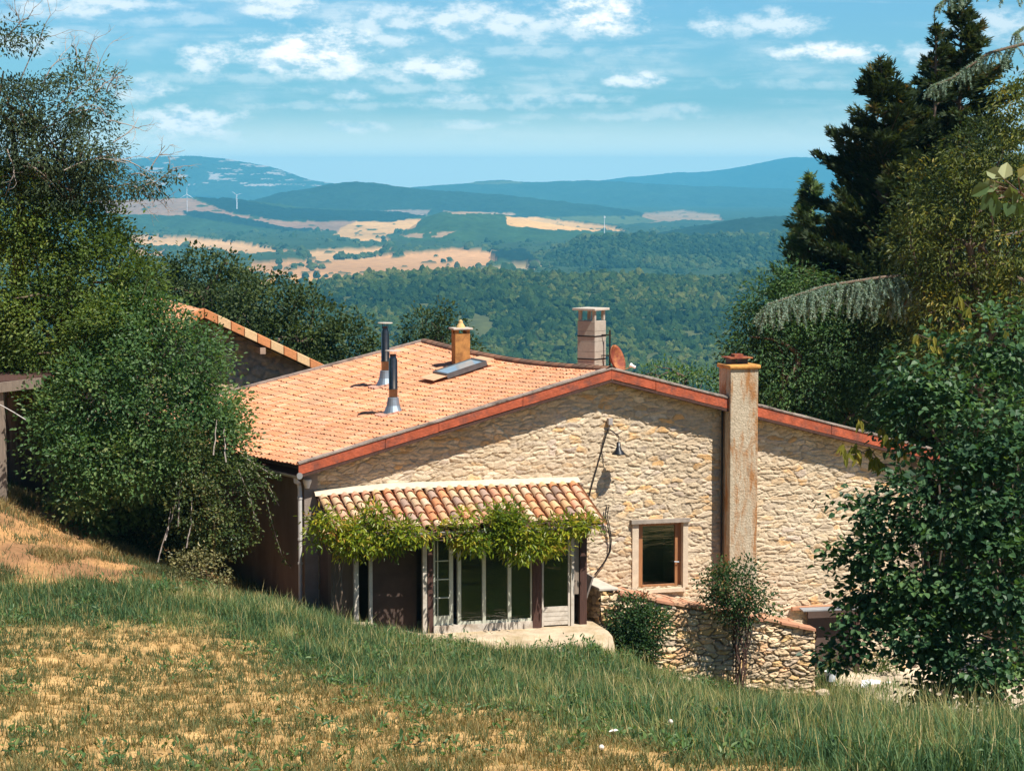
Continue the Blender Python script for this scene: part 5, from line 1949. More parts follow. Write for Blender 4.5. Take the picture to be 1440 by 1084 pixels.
# ---- conifers at the right
def conifer(label, base, pxtop, pytop, Y, width_px, seed, mat, nb=150, up0=.35, leanpx=0, name='conifer', wpow=.8, spray=.26, per=70, start=.08, fan=.72):
    base = np.asarray(base, float)
    t = thing(name, base, label, 'conifer')
    top = P(pxtop, pytop, Y)
    H = top[2] - base[2]
    R = width_px * Y / FPX
    m = MB()
    n = 14
    tt = np.linspace(0, 1, n)
    path = base[None] * (1 - tt)[:, None] + top[None] * tt[:, None]
    path[:, 0] += np.sin(tt * 3) * .12
    m.tube(path, np.linspace(.24, .02, n), 8, cap=False)
    Cs, Ds, Ns, Ts, Ls = [], [], [], [], []
    for b in range(nb):
        f = start + (1 - start) * (b + rng.random()) / nb
        f = f ** .8
        o = np.array([np.interp(f, tt, path[:, j]) for j in range(3)])
        az = rng.uniform(0, 2 * math.pi)
        ln = R * (1 - f) ** wpow * rng.uniform(.42, 1.30) + .06 + .22 * (1 - f)
        el = up0 + .12 + rng.normal(0, .18)
        d = np.array([math.cos(az) * math.cos(el), math.sin(az) * math.cos(el), math.sin(el)])
        k = 9
        pts = [o]
        dd = d.copy()
        for i in range(k):
            dd = unit(dd + np.array([0, 0, (.05 if i > k * .45 else -.045)]) + rng.normal(size=3) * .05)
            pts.append(pts[-1] + dd * ln / k)
        pts = np.array(pts)
        m.tube(pts, np.linspace(.035, .006, k + 1), 4, cap=False)
        ns = max(12, int(per * .72 * ln / 1.6))
        u = rng.uniform(.12, 1.0, ns) ** .75
        q = np.stack([np.interp(u * k, np.arange(k + 1), pts[:, j]) for j in range(3)], 1)
        tg = unit(np.stack([np.interp(np.minimum(u * k + .5, k), np.arange(k + 1), pts[:, j]) - q[:, j] for j in range(3)], 1) + 1e-4)
        side = unit(np.cross(tg, [0, 0, 1.0]))
        s = rng.uniform(-1, 1, ns)
        wid = .34 * ln * (1 - u * .75) * fan + .06
        q = q + side * (s * wid * .55)[:, None] + rng.normal(size=(ns, 3)) * .06
        D = unit(tg * .9 + side * s[:, None] * .9 + rng.normal(size=(ns, 3)) * .25 + np.array([0, 0, .10]))
        N = unit(np.array([.15, -.25, .6]) + rng.normal(size=(ns, 3)) * .8)
        br = rng.normal(0, .13)
        Cs.append(q); Ds.append(D); Ns.append(N); Ls.append(spray * rng.uniform(.6, 1.25, ns)); Ts.append(.42 + br + rng.normal(0, .14, ns) + (rng.random(ns) < .02) * .5)
    m.build('trunk', M_bark, t, smooth=True)
    C = np.concatenate(Cs)
    # every spray is a small fan of three narrow blades
    D0 = np.concatenate(Ds); N0 = np.concatenate(Ns); L0 = np.concatenate(Ls); T0 = np.concatenate(Ts)
    Sd = unit(np.cross(unit(D0), N0))
    C3 = np.concatenate([C, C + D0 * L0[:, None] * .25, C + D0 * L0[:, None] * .25])
    D3 = np.concatenate([D0, unit(D0) + Sd * .55, unit(D0) - Sd * .55])
    L3 = np.concatenate([L0, L0 * .62, L0 * .62])
    me = strips('foliage', C3, D3, np.tile(N0, (3, 1)), L3, L3 * .20, np.tile(T0, 3), mat, bend=-.05)
    link('foliage', me, parent=t)
    return t


conifer('tallest dark conifer whose spire touches the top of the picture', np.array([13.0, 78, -15.]), 1352, 4, 78, 310, 1, G_conif, nb=380, per=150, wpow=.86, spray=.30)
conifer('dark conifer with a second narrow spire just left of the tallest', np.array([12.2, 77, -15.]), 1316, 36, 77, 240, 2, G_conif, nb=190, per=140, wpow=1.0, spray=.28)
conifer('dark spreading conifer with a tip leaning left over the valley', np.array([11.6, 76, -15.]), 1238, 90, 76, 300, 3, G_conif, nb=330, per=150, wpow=.80, spray=.30, up0=.45)
conifer('dark conifer set back in the middle of the conifer group', np.array([13.0, 83, -16.]), 1286, 130, 83, 230, 6, G_conif, nb=260, per=150, wpow=.66, spray=.30)
conifer('narrow dark spire conifer between the small green one and the leaning one', np.array([9.8, 78, -15.]), 1190, 240, 78, 130, 4, G_conif, nb=150, per=140, wpow=.7, spray=.24)
conifer('smaller green conifer nearest the mountains with a pointed top', np.array([8.8, 79, -15.]), 1140, 250, 79, 185, 5, G_conif2, nb=300, per=150, wpow=.92, spray=.26)
broad_tree('tree', 'dark broadleaf tree rising behind the tall rendered chimney', 'tree', np.array([8.2, 72, -14.]),
           [LB(1080, 440, 71, 45, 45), LB(1058, 475, 71, 38, 44), LB(1050, 520, 71, 30, 40), LB(1120, 400, 71, 40, 30),  LB(1130, 430, 71, 50, 40), LB(1110, 520, 71, 60, 60), LB(1180, 500, 71, 60, 70), LB(1090, 575, 71, 40, 40), LB(1180, 580, 71, 70, 50), LB(1240, 540, 70.5, 50, 70)],
           G_deep, r=.2, dens=6, per=16, cr=.34, ll=.12, lw=.42, seed=21, tint0=.36, inner=.45, hang=.3, rough=.45)
broad_tree('tree', 'yellowish green tree in front of the conifers', 'tree', onground(1400, 67),
           [LB(1330, 290, 66, 70, 60), LB(1400, 240, 66, 55, 70), LB(1350, 370, 66, 75, 60), LB(1420, 340, 65.5, 50, 70), LB(1290, 350, 66, 40, 45), LB(1420, 160, 66, 30, 60), LB(1290, 430, 66, 50, 40), LB(1370, 440, 65.5, 80, 45), LB(1440, 440, 65.5, 50, 60), LB(1360, 220, 66, 36, 36), LB(1330, 500, 65.5, 60, 40)],
           G_yellow, r=.2, dens=5.2, per=16, cr=.30, ll=.135, lw=.34, seed=22, tint0=.38, inner=.3, hang=.5, rough=.5, gap=.2)

broad_tree('tree', 'dense dark green tree filling the gap between the yellowish tree and the conifers', 'tree', np.array([13.2, 71, -14.]),
           [LB(1300, 330, 70.5, 60, 80), LB(1380, 260, 70.5, 70, 90), LB(1430, 380, 70, 60, 90), LB(1300, 430, 70, 70, 60), LB(1250, 400, 71, 50, 50), LB(1220, 450, 71, 50, 50)],
           G_oak, r=.2, dens=5, per=16, cr=.36, ll=.12, lw=.5, seed=52, tint0=.42, inner=.4, rough=.5)
# blue cedar: trunk beyond the right edge, three limbs reaching in
ced = thing('cedar', onground(1560, 67), 'blue green cedar reaching in from the right with drooping branchlets', 'cedar')
m = MB()
cb0 = onground(1560, 67)
m.tube(np.array([cb0, P(1555, 400, 67), P(1548, 100, 67), P(1545, -200, 67), P(1543, -500, 67)]), [.35, .3, .24, .16, .05], 10)
NC, ND, NN, NT_ = [], [], [], []


def cedar_limb(pts, Y0, Y1, hang, ndrop, r0=.06, dens=1.0):
    w_ = np.array([P(a, b, Y0 + (Y1 - Y0) * i / (len(pts) - 1)) for i, (a, b) in enumerate(pts)])
    tt = np.linspace(0, len(w_) - 1, 40)
    ww = np.stack([np.interp(tt, np.arange(len(w_)), w_[:, j]) for j in range(3)], 1)
    m.tube(ww, np.linspace(r0, .012, 40), 6, cap=False)
    for i in range(ndrop):
        u = rng.uniform(.3, 1.0)
        a = np.array([np.interp(u * 39, np.arange(40), ww[:, j]) for j in range(3)])
        ln = hang * (1 - .65 * u) * rng.uniform(.5, 1.3) + .12
        d = unit(np.array([rng.normal() * .6 - .35, rng.normal() * .7, -.25 + rng.normal() * .15]))
        p = [a]
        for s in range(7):
            d = unit(d + np.array([-.02, 0, -.28]) + rng.normal(size=3) * .1)
            p.append(p[-1] + d * ln / 7)
        p = np.array(p)
        m.tube(p, np.linspace(.006, .003, 8), 4, cap=False)
        nn = int(ln * 230 * dens)
        uu_ = rng.uniform(0, 7, nn)
        q = np.stack([np.interp(uu_, np.arange(8), p[:, j]) for j in range(3)], 1)
        tg = unit(np.stack([np.interp(np.minimum(uu_ + .6, 7), np.arange(8), p[:, j]) for j in range(3)], 1) - q + 1e-4)
        NC.append(q); ND.append(unit(tg * .7 + rdir(nn) * .9)); NN.append(rdir(nn)); NT_.append(np.full(nn, .5) + rng.normal(0, .2, nn) + rng.normal(0, .12))
    nn = int(900 * dens)
    uu_ = rng.uniform(10, 39, nn)
    q = np.stack([np.interp(uu_, np.arange(40), ww[:, j]) for j in range(3)], 1)
    NC.append(q); ND.append(rdir(nn) + np.array([0, 0, .5])); NN.append(rdir(nn)); NT_.append(.7 + rng.normal(0, .2, nn))


cedar_limb([(1555, 420), (1400, 385), (1300, 386), (1240, 390), (1160, 402), (1080, 428)], 69, 63.5, 1.5, 230, .09)
cedar_limb([(1550, 110), (1440, 62), (1390, 75), (1340, 110), (1310, 122)], 66, 65, .6, 60, .06)
cedar_limb([(1550, -60), (1460, -10), (1400, -20), (1340, -8), (1315, 12)], 65, 64.5, .5, 30, .05, 1)
cedar_limb([(1550, 40), (1500, 20), (1440, 40), (1425, 50)], 63, 62.5, .45, 14, .05)
cedar_limb([(1550, 300), (1420, 330), (1330, 345), (1250, 362)], 68, 68, .8, 36, .06)
m.build('trunk', M_bark, ced, smooth=True)
NC = np.concatenate(NC); ND = np.concatenate(ND); NN = np.concatenate(NN); NT_ = np.concatenate(NT_)
link('needles', strips('needles', NC, ND, NN, .060 * rng.uniform(.7, 1.3, len(NC)), .017, NT_, G_cedar, 0), parent=ced)

# foreground hazel at the right
hz_t = broad_tree('hazel', 'large dark green hazel with big leaves in the right foreground', 'tree', onground(1420, 45.5),
                  [LB(1330, 520, 44.8, 90, 55), LB(1400, 480, 44.8, 60, 55), LB(1305, 592, 44.8, 62, 58), LB(1380, 600, 44.3, 100, 80), LB(1276, 705, 44.3, 42, 46), LB(1340, 700, 43.8, 100, 80), LB(1420, 700, 43.8, 60, 90), LB(1300, 800, 43.8, 90, 70), LB(1400, 810, 43.3, 80, 90), LB(1240, 830, 43.8, 50, 40),
                   LB(1200, 868, 43.8, 42, 28), LB(1300, 890, 43.3, 70, 48), LB(1390, 920, 43.3, 70, 70), LB(1235, 765, 44.3, 26, 26), LB(1212, 702, 44.3, 34, 15), LB(1196, 782, 44, 34, 15), LB(1176, 862, 44, 34, 15), LB(1185, 925, 43.8, 26, 16), LB(1210, 905, 43.8, 36, 24), LB(1215, 780, 43.8, 30, 22), LB(1230, 720, 43.8, 30, 20), LB(1270, 850, 43.8, 50, 36), LB(1330, 960, 43.3, 60, 36), LB(1430, 980, 42.8, 50, 60), LB(1282, 552, 44.8, 38, 26), LB(1300, 1000, 43.3, 36, 14)],
                  G_hazel, r=.12, dens=7.0, per=13, cr=.30, ll=.125, lw=.78, seed=23, tint0=.47, inner=.4, rough=.7, gap=.22, nl=40, flat=.5, up=.9, hang=.15, top=P(1390, 640, 45))
# yellowing tips of a neighbouring walnut among the hazel
broad_tree('tree', 'dark shaded tree closing the yard behind the hazel', 'tree', onground(1440, 63),
           [LB(1440, 640, 63, 70, 80), LB(1450, 760, 62.5, 60, 80), LB(1430, 850, 62.5, 50, 60), LB(1370, 620, 64.5, 50, 60), LB(1480, 560, 63, 80, 80)],
           G_oak, r=.2, dens=4.5, per=15, cr=.34, ll=.12, lw=.6, seed=51, tint0=.4, inner=.4)
wal = thing('walnut_shoots', onground(1330, 47.5), 'yellow green pinnate shoots poking out of the hazel by the red verge board', 'shrub')
m = MB(); SC, SD, SN = [], [], []
for (a, b, c, d) in ((1260, 615, 1212, 590), (1235, 650, 1188, 628), (1240, 640, 1190, 640), (1290, 640, 1245, 610), (1410, 480, 1350, 420), (1330, 480, 1290, 470)):
    p = limb(m, P(a + 60, b + 60, 47.3), P(c, d, 44.4), .02, .006, .1, 5, 9)
    for j in range(4, 9):
        for s_ in (-1, 1, -1, 1):
            SC.append(p[j] + rng.normal(size=3) * .03); SD.append(np.array([s_ * .3 + rng.normal() * .2, -.2, -.9])); SN.append(np.array([rng.normal() * .3, -1, .4]))
    limb(m, onground(1330, 47.5), P(a + 60, b + 60, 47.3), .03, .02, .08, 5)
m.build('stem', M_bark, wal)
SC = np.array(SC); SD = np.array(SD); SN = np.array(SN)
link('leaves', leaves('leaves', SC, SD, SN, .22 * rng.uniform(.7, 1.2, len(SC)), .075, .75 + rng.normal(0, .15, len(SC)), G_yellow), parent=wal)

# sprig of very near leaves at the right edge
spr = thing('leafy_branch', P(1500, 330, 16), 'near branch tip with large pale heart shaped leaves at the right edge', 'branch')
m = MB()
p = limb(m, P(1520, 330, 16), P(1402, 262, 15.6), .018, .006, .08, 6, 9)
SC, SD, SN, ST_ = [], [], [], []
for (a, b, dx, dz, tn) in ((1405, 262, -.9, -.1, .6), (1400, 255, -.3, -.3, .9), (1412, 252, .1, .5, .95), (1420, 262, .3, -.9, .55), (1398, 268, -.2, -1, .4), (1425, 270, .2, -1, .35), (1440, 265, .8, -.4, .6), (1432, 250, .5, .4, .9), (1410, 250, -.5, .3, .8), (1392, 262, -.9, -.4, .5), (1418, 285, -.1, -1, .25), (1390, 272, -.3, -.9, .2), (1446, 275, .2, -.9, .4), (1430, 285, .1, -1, .15), (1402, 280, -.2, -1, .2)):
    SC.append(P(a, b, 15.6)); SD.append([dx, rng.normal() * .25, dz]); SN.append([rng.normal() * .4, -1.0, .7 + rng.normal() * .3]); ST_.append(tn)
    m.tube([p[-3], P(a, b, 15.6)], .004, 4)
m.build('stem', M_bark, spr)
link('leaves', leaves('leaves', np.array(SC), np.array(SD, float), np.array(SN), .11 * rng.uniform(.75, 1.2, len(SC)), .09, np.array(ST_), G_sprig, fold=.2, droop=.25), parent=spr)

# ---- wisteria along the porch
wis = thing('wisteria', W(S_(470, 2.2), 2.05, TZ), 'bright yellow green wisteria spread along the porch eaves', 'climber')
lob = []
zW = zE - .05
for (a, b, rx, ry, rd) in ((450, 735, 24, 20, .30), (480, 752, 34, 26, .40), (520, 745, 40, 28, .42), (560, 748, 38, 26, .42), (600, 742, 34, 22, .40), (640, 752, 34, 28, .42), (680, 744, 40, 30, .45), (720, 748, 40, 30, .45), (752, 760, 32, 24, .42), (790, 742, 30, 18, .35), (825, 738, 20, 9, .25), (500, 770, 24, 18, .35), (540, 768, 26, 14, .35), (660, 765, 26, 14, .35), (735, 775, 24, 14, .35), (705, 722, 30, 12, .3), (655, 722, 20, 10, .3), (530, 722, 24, 12, .3), (445, 755, 14, 18, .3), (770, 768, 20, 14, .3)):
    c = G(a, b, PN + .45)
    s_ = c[1] / FPX
    lob.append((c, np.array([rx * s_, rd, ry * .76 * s_]), 1.0))
o_, C_ = foliage('leaves', lob, G_wist, wis, dens=17, per=13, cr=.20, ll=.13, lw=.30, seed=31, tint0=.56, tvar=.16, inner=.3, rough=.75, gap=.24, up=.7, hang=.25)
m = MB()
for a, b in ((478, 760), (488, 770), (470, 750)):
    limb(m, W(S_(474, PN + .3), PN + .15, PB - .3), G(a, b, PN + .35), .035, .02, .06, 6, 8)
pp = [G(a, 752, PN + .42) for a in (480, 560, 640, 720, 810)]
for i in range(4):
    limb(m, pp[i], pp[i + 1], .025, .018, .06, 5, 6)
for i in rng.choice(len(C_), 40, replace=False):
    limb(m, pp[rng.integers(0, 5)] * .2 + C_[i] * .8, C_[i], .008, .004, .1, 4, 3)
m.build('stem', M_bark, wis)

# ---- roses in front of the stone landing
broad_tree('rose_bush', 'round dense rose bush at the left end of the stone landing', 'shrub', G(905, 945, RN + .55),
           [(G(890, 868, RN + .5), np.array([.54, .42, .50]), 1), (G(880, 905, RN + .55), np.array([.45, .4, .45]), 1), (G(915, 880, RN + .5), np.array([.45, .4, .5]), 1), (G(900, 920, RN + .55), np.array([.35, .35, .35]), 1)],
           G_rose, r=.03, dens=24, per=13, cr=.18, ll=.07, lw=.62, seed=32, tint0=.45, inner=.4, nl=20)
# red shoots
ros = broad_tree('climbing_rose', 'slender climbing rose on stakes before the stone landing', 'shrub', G(1041, 968, RN + .5),
                 [(G(1035, 830, RN + .5), np.array([.55, .45, .45]), 1), (G(1010, 820, RN + .5), np.array([.42, .35, .3]), 1), (G(1060, 845, RN + .5), np.array([.42, .35, .30]), 1), (G(1035, 860, RN + .45), np.array([.45, .35, .25]), 1), (G(1020, 800, RN + .5), np.array([.3, .3, .2]), .8), (G(1050, 800, RN + .5), np.array([.25, .3, .25]), .7), (G(1040, 895, RN + .5), np.array([.12, .12, .3]), .35), (G(1000, 846, RN + .5), np.array([.25, .2, .15]), .7), (G(1085, 860, RN + .5), np.array([.2, .2, .12]), .6)],
                 G_rose, r=.03, dens=19, per=12, cr=.2, ll=.07, lw=.58, seed=33, tint0=.26, inner=.4, nl=24, rough=.6)
m = MB()
for a in (1031, 1049):
    m.tube([G(a, 968, RN + .42), G(a, 850, RN + .42)], .012, 5)
for b in (900, 930):
    m.tube([G(1029, b, RN + .42), G(1051, b, RN + .42)], .008, 5)
for i in range(7):
    limb(m, G(1038 + i, 966, RN + .5), G(1030 + 5 * i, 870, RN + .5), .022, .015, .08, 5, 7)
m.build('stake', M_wood_dk, ros)
m = MB()
SC = np.array([G(905, 836, RN + .5) + rng.normal(size=3) * .07 for _ in range(40)])
rs = thing('red_leaf_shoot', G(905, 845, RN + .5), 'orange red young shoot on top of the round rose bush', 'shoot')
link('leaves', leaves('leaves', SC, rdir(40) + [0, 0, .5], rdir(40) + [.3, -.6, .6], .07, .03, rng.random(40), leaf_mat('red_leaf', [(0, (.25, .06, .03)), (1, (.45, .16, .06))])), parent=rs)
m.n = 0
mm = MB(); limb(mm, G(905, 850, RN + .5), G(905, 832, RN + .5), .008, .004, .05, 4); mm.build('stem', M_bark, rs)

# weeds and low plants in the yard right of the landing
for (a, b, n_, r_, lab) in ((1165, 930, .6, .35, 'low green weed clump at the right end of the stone landing'), (1230, 935, .4, .55, 'pale green leafy weeds behind the white sheet'), (1200, 985, 1.6, .7, 'bright green weeds in the yard below the hazel'), (1260, 975, 1.2, .5, 'green weeds beside the gravel under the hazel')):
    c = G(a, b, n_)
    broad_tree('weed_clump', lab, 'weeds', np.array([c[0], c[1], gz(c[0], c[1])]), [(c, np.array([r_, r_ * .7, r_ * .45]), 1)], G_bramble, r=.012, dens=14, per=9, cr=.14, ll=.10, lw=.4, seed=40 + a, tint0=.6, inner=.4, nl=8)
# ------------------------------------------------------------------ small things
# wooden shelter at the left edge
she = thing('wooden_shelter', onground(2, 58.5), 'weathered timber shelter frame at the left edge under the trees', 'shelter')
m = MB(); m.bar(P(-60, 552, 58.2), P(58, 538, 58.2), .16, .22)
m.build('beam', M_wood_gr, she)
m = MB(); pb = onground(0, 58.3); pt = P(0, 548, 58.3); m.bar(np.array([pb[0], pb[1], pb[2] - .3]), pt, .18, .18, up=(0, 1, 0))
m.build('post', M_wood_gr, she)
m = MB()
a, b = P(-90, 545, 58.4), P(62, 536, 58.4)
m.hexa([a, b, b + [0, 3.2, .1], a + [0, 3.2, .1], a + [0, 0, .06], b + [0, 0, .06], b + [0, 3.2, .16], a + [0, 3.2, .16]])
m.build('roof_panel', M_wood_dk, she)
m = MB(); c0 = onground(-80, 61.8); c1 = onground(70, 61.8)
m.hexa([c0 - [0, 0, .4], c1 - [0, 0, .4], c1 + [0, .1, -.4], c0 + [0, .1, -.4], c0 + [0, 0, 3.2], c1 + [0, 0, 3.2], c1 + [0, .1, 3.2], c0 + [0, .1, 3.2]])
m.build('back_boards', M_inside, she)
m = MB(); m.tube([P(-20, 560, 57.9), P(4, 571, 57.8), P(20, 580, 57.7), P(36, 590, 57.5)], .012, 5)
c = m.build('cable', M_pipe, loc=P(36, 590, 57.5)); tag(c, 'thin pale cable slanting from the shelter into the leaves', 'cable')

# board leaning on the landing's end
m = MB()
bs = S_(806, PN + .5)
q = lambda s, n, z: W(s, n, z)
e0 = a_s
zl = TZ + .02
m.hexa([q(e0 - .42, .75, zl), q(e0 - .40, 1.25, zl), q(e0 - .36, 1.25, zl), q(e0 - .38, .75, zl), q(e0 - .10, .78, zl + 1.02), q(e0 - .08, 1.28, zl + .98), q(e0 - .04, 1.28, zl + .98), q(e0 - .06, .78, zl + 1.02)])
c = m.build('leaning_board', std_mat('grey_board', (.22, .185, .16), .85, .25, 4, .3, 30), loc=q(e0 - .40, 1.0, zl)); tag(c, 'grey board leaning on the end of the stone landing beside the white door', 'board')

# sheet canopy at the far right end of the landing
sc0, sc1 = S_(1140, .9), S_(1225, .9)
can = thing('sheet_canopy', W((sc0 + sc1) / 2, .6, -12.4), 'low grey metal sheet canopy past the right end of the landing', 'canopy')
zc = Z_(1160, 862, .9)
m = MB(); m.hexa([W(sc0, .55, zc), W(sc1, .55, zc - .02), W(sc1, .32, zc + .01), W(sc0, .32, zc + .03), W(sc0, .55, zc + .03), W(sc1, .55, zc + .01), W(sc1, .32, zc + .04), W(sc0, .32, zc + .06)])
m.build('sheet', std_mat('dull_sheet_metal', (.24, .245, .25), .75, .25, 3), can)
m = MB(); m.sn(sc0 + .3, sc1, .10, .16, -12.6, zc - .05); m.build('back_board', M_inside, can)
for s in (sc1 - .1,):
    m = MB(); m.sn(s - .05, s + .05, .40, .50, -12.7, zc - .005); m.build('post', M_wood_dk, can)
m = MB(); m.sn(S_(1115, .1), S_(1230, .1), .06, .16, Z_(1160, 856, .1), Z_(1160, 850, .1), col=(.46, .24, .14))
c = m.build('tile_ledge', M_tile2, loc=W(S_(1160, .1), .1, Z_(1160, 858, .1)), bevel=.02); tag(c, 'reddish tile ledge along the foot of the gable above the sheet canopy', 'ledge')

# white crumpled sheet lying in the yard
nx_, ny_ = 26, 14
u = np.linspace(0, 1, nx_); v = np.linspace(0, 1, ny_)
U, V = np.meshgrid(u, v)
pA = G(1212, 962, 1.3); pB = G(1252, 968, 1.3)
ax_ = pB - pA; ax_[2] = 0
zz0 = max(gz(pA[0], pA[1]), pA[2] - .12)
X = pA[0] + ax_[0] * U - .1 * V; Y = pA[1] + ax_[1] * U - .55 * V; Zs = pA[2] - .05 + .28 * (fbm(U * 4, V * 3, 0, 3, 5)) * (1 - .4 * U) - .30 * V ** 2
idx = np.arange(nx_ * ny_).reshape(ny_, nx_)
qd = np.stack([idx[:-1, :-1], idx[:-1, 1:], idx[1:, 1:], idx[1:, :-1]], -1).reshape(-1, 4)
sh = link('white_sheet', npmesh('white_sheet', np.stack([X, Y, Zs], -1).reshape(-1, 3), qd, None, std_mat('white_plastic_sheet', (.78, .77, .75), .5), None, True), loc=pA)
md = sh.modifiers.new('thickness', 'SOLIDIFY'); md.thickness = .012
tag(sh, 'crumpled white plastic sheet on the ground behind the hazel', 'plastic sheet')
m = MB(); c_ = G(1168, 949, 1.4)
m.lathe(c_ - np.array([0, 0, .14]), [(0, 0), (.11, 0), (.14, .22), (.15, .22), (.148, .24), (.125, .23), (.10, .02)], 16)
c = m.build('white_bucket', std_mat('white_bucket_plastic', (.70, .72, .74), .45), loc=c_ - np.array([0, 0, .14])); tag(c, 'small pale bucket by the right corner of the landing', 'bucket')

# concrete trough by the gravel
tc_ = P(1352, 1035, 51.0)
tro = thing('concrete_trough', tc_ - np.array([0, 0, .4]), 'blue grey concrete trough in the shade under the hazel', 'trough')
m = MB(); m.box(tc_ - np.array([0, 0, .25]), (1.9, .75, .9), .15); m.build('body', std_mat('blue_grey_concrete', (.17, .20, .20), .9, .25, 3, .4, 20), tro, bevel=.03)
m = MB()
for dx, dy, sx, sy in ((0, -.36, 1.98, .10), (0, .36, 1.98, .10), (-.94, 0, .10, .62), (.94, 0, .10, .62)):
    cs_, sn_ = math.cos(.15), math.sin(.15)
    m.box(tc_ + np.array([dx * cs_ - dy * sn_, dx * sn_ + dy * cs_, .235]), (sx, sy, .07), .15)
m.build('rim', std_mat('pale_rim', (.40, .36, .29), .9, .2, 5, .4, 20), tro, bevel=.01)


# loose stones
def stone(name, label, c, r, flat, seed, mat):
    v, f = ico(3, seed, .5)
    v = np.sign(v) * np.abs(v) ** .8 * np.array([r, r * .75, r * flat])
    o = link(name, npmesh(name, v + c, None, f, mat, {'Col': np.ones((len(v), 3))}, False), loc=c)
    return tag(o, label, 'stone')


M_rock = std_mat('pale_rock', (.46, .36, .25), .95, .25, 6, .8, 20)
stone('stone', 'flat pale stone beside the downpipe foot', P(352, 850, 55.0), .42, .28, 3, M_rock)
stone('stone', 'rounded pale stone on the bank right of the pale shrub', P(385, 856, 55.2), .32, .4, 4, M_rock)
stone('stone', 'low pale stone in the long grass at the porch corner', P(505, 882, 56.0), .35, .35, 5, M_rock)
stone('stone', 'small broken stone at the foot of the landing near the round rose bush', P(962, 955, 58.2), .16, .4, 6, M_rock)
stone('stone', 'small pale rock fallen at the right foot of the landing', P(1156, 975, 58.9), .17, .6, 8, M_rock)
stone('stone', 'small white rock on the edge of the terrace', P(648, 895, 57.2), .09, .6, 9, M_rock)

# wind turbines far off across the valley
M_wt = std_mat('white_turbine', (.80, .80, .80), .6, .03, 1)


def turbine(px, pyb, pyt, Y, lab, w):
    b = P(px, pyb, Y); t = P(px, pyt, Y)
    H = t[2] - b[2]
    th = thing('wind_turbine', b, lab, 'wind turbine', 'wind turbines on the far plateau')
    m = MB(); m.tube([b - [0, 0, 25], t], [w, w * .6], 10); m.build('tower', M_wt, th)
    m = MB(); m.box(t + np.array([0, -1.0, .8]), (2.6, 7, 2.6)); m.build('nacelle', M_wt, th)
    hub = t + np.array([0, -4.6, .8])
    for i in range(3):
        a = i * 2 * math.pi / 3 + .35 + px
        d = np.array([math.cos(a), 0, math.sin(a)])
        m = MB(); m.tube([hub, hub + d * H * .2, hub + d * H * .42], [.6, .8, .15], 6); m.build('blade', M_wt, th)


turbine(333, 293, 275, 7100, 'white wind turbine standing in front of the dark conifer strip', 1.9)
turbine(263, 300, 274, 6900, 'faint thin wind turbine beside the left end of the conifer strip', 1.0)
mb_ = P(850, 332, 4390)
rm = thing('radio_mast', mb_, 'thin pale radio mast on the wooded ridge clearing', 'mast')
m = MB(); m.tube([mb_ - [0, 0, 6], P(850, 306, 4390)], [.8, .45], 6); m.build('mast', M_wt, rm)
m = MB(); m.tube([P(850, 307, 4390), P(850, 304, 4390)], 1.4, 8); m.build('antenna_drum', M_wt, rm)
# far farm buildings
M_fw = std_mat('far_wall', (.66, .60, .52), .9, .1, 1); M_fr = std_mat('far_roof', (.48, .27, .16), .9, .1, 1)
for (a, b, Y, w_, h_, lab) in ((402, 328, 6650, 30, 7, 'pale farmhouse among trees at the edge of the plateau field'), (622, 338, 5900, 16, 5, 'tiny pale house on the slope of the wooded hill'), (1062, 291, 12400, 90, 16, 'pale distant village house below the rounded mountain'), (545, 316, 6900, 14, 5, 'tiny pale barn at the edge of the light field')):
    c = P(a, b, Y)
    th = thing('distant_house', c, lab, 'house')
    m = MB(); m.box(c + np.array([0, 0, h_ / 2 - 3]), (w_, w_ * .4, h_ + 6), .2); m.build('wall', M_fw, th)
    m = MB()
    hw, hd = w_ * .53, w_ * .23
    z0 = c[2] + h_
    m.add([c + [-hw, -hd, h_], c + [hw, -hd, h_], c + [hw, hd, h_], c + [-hw, hd, h_], c + [-hw, 0, h_ + w_ * .1], c + [hw, 0, h_ + w_ * .1]], [(0, 1, 5, 4), (2, 3, 4, 5)], [(0, 4, 3), (1, 2, 5)])
    m.build('roof', M_fr, th)

# ------------------------------------------------------------------ grass
def blades(name, X, Y, h, w, tint, mat, lean=.35, label=None):
    Z = ground_z(X, Y)
    n = len(X)
    az = rng.uniform(0, 2 * math.pi, n)
    la = np.abs(rng.normal(0, lean, n))
    D = np.stack([np.cos(az) * la, np.sin(az) * la, np.ones(n)], 1)
    fx_ = rng.uniform(0, 2 * math.pi, n)
    S = np.stack([np.cos(fx_), np.sin(fx_), np.zeros(n)], 1)
    N = np.cross(S, D)
    N = np.where((N * D)[:, :1] < 9, N, N)
    me = strips(name, np.stack([X, Y, Z - .02], 1), D, N, h, w, tint, mat, bend=rng.normal(0, .35, n))
    o = link(name, me)
    return tag(o, label, None, None, 'stuff')


def grass_mat(name, stops):
    return leaf_mat(name, stops, .30, rough=.6, spec=.2, tcol=(1.2, 1.2, .6))


M_gr = grass_mat('green_grass', [(0, (.040, .095, .042)), (.35, (.090, .170, .066)), (.6, (.18, .235, .082)), (.8, (.33, .29, .10)), (1, (.56, .45, .22))])
M_tuft = grass_mat('tuft_grass', [(0, (.055, .095, .042)), (.35, (.115, .14, .055)), (.65, (.215, .175, .07)), (1, (.44, .31, .13))])
M_st = grass_mat('straw_grass', [(0, (.13, .12, .045)), (.4, (.30, .21, .075)), (1, (.60, .42, .16))])


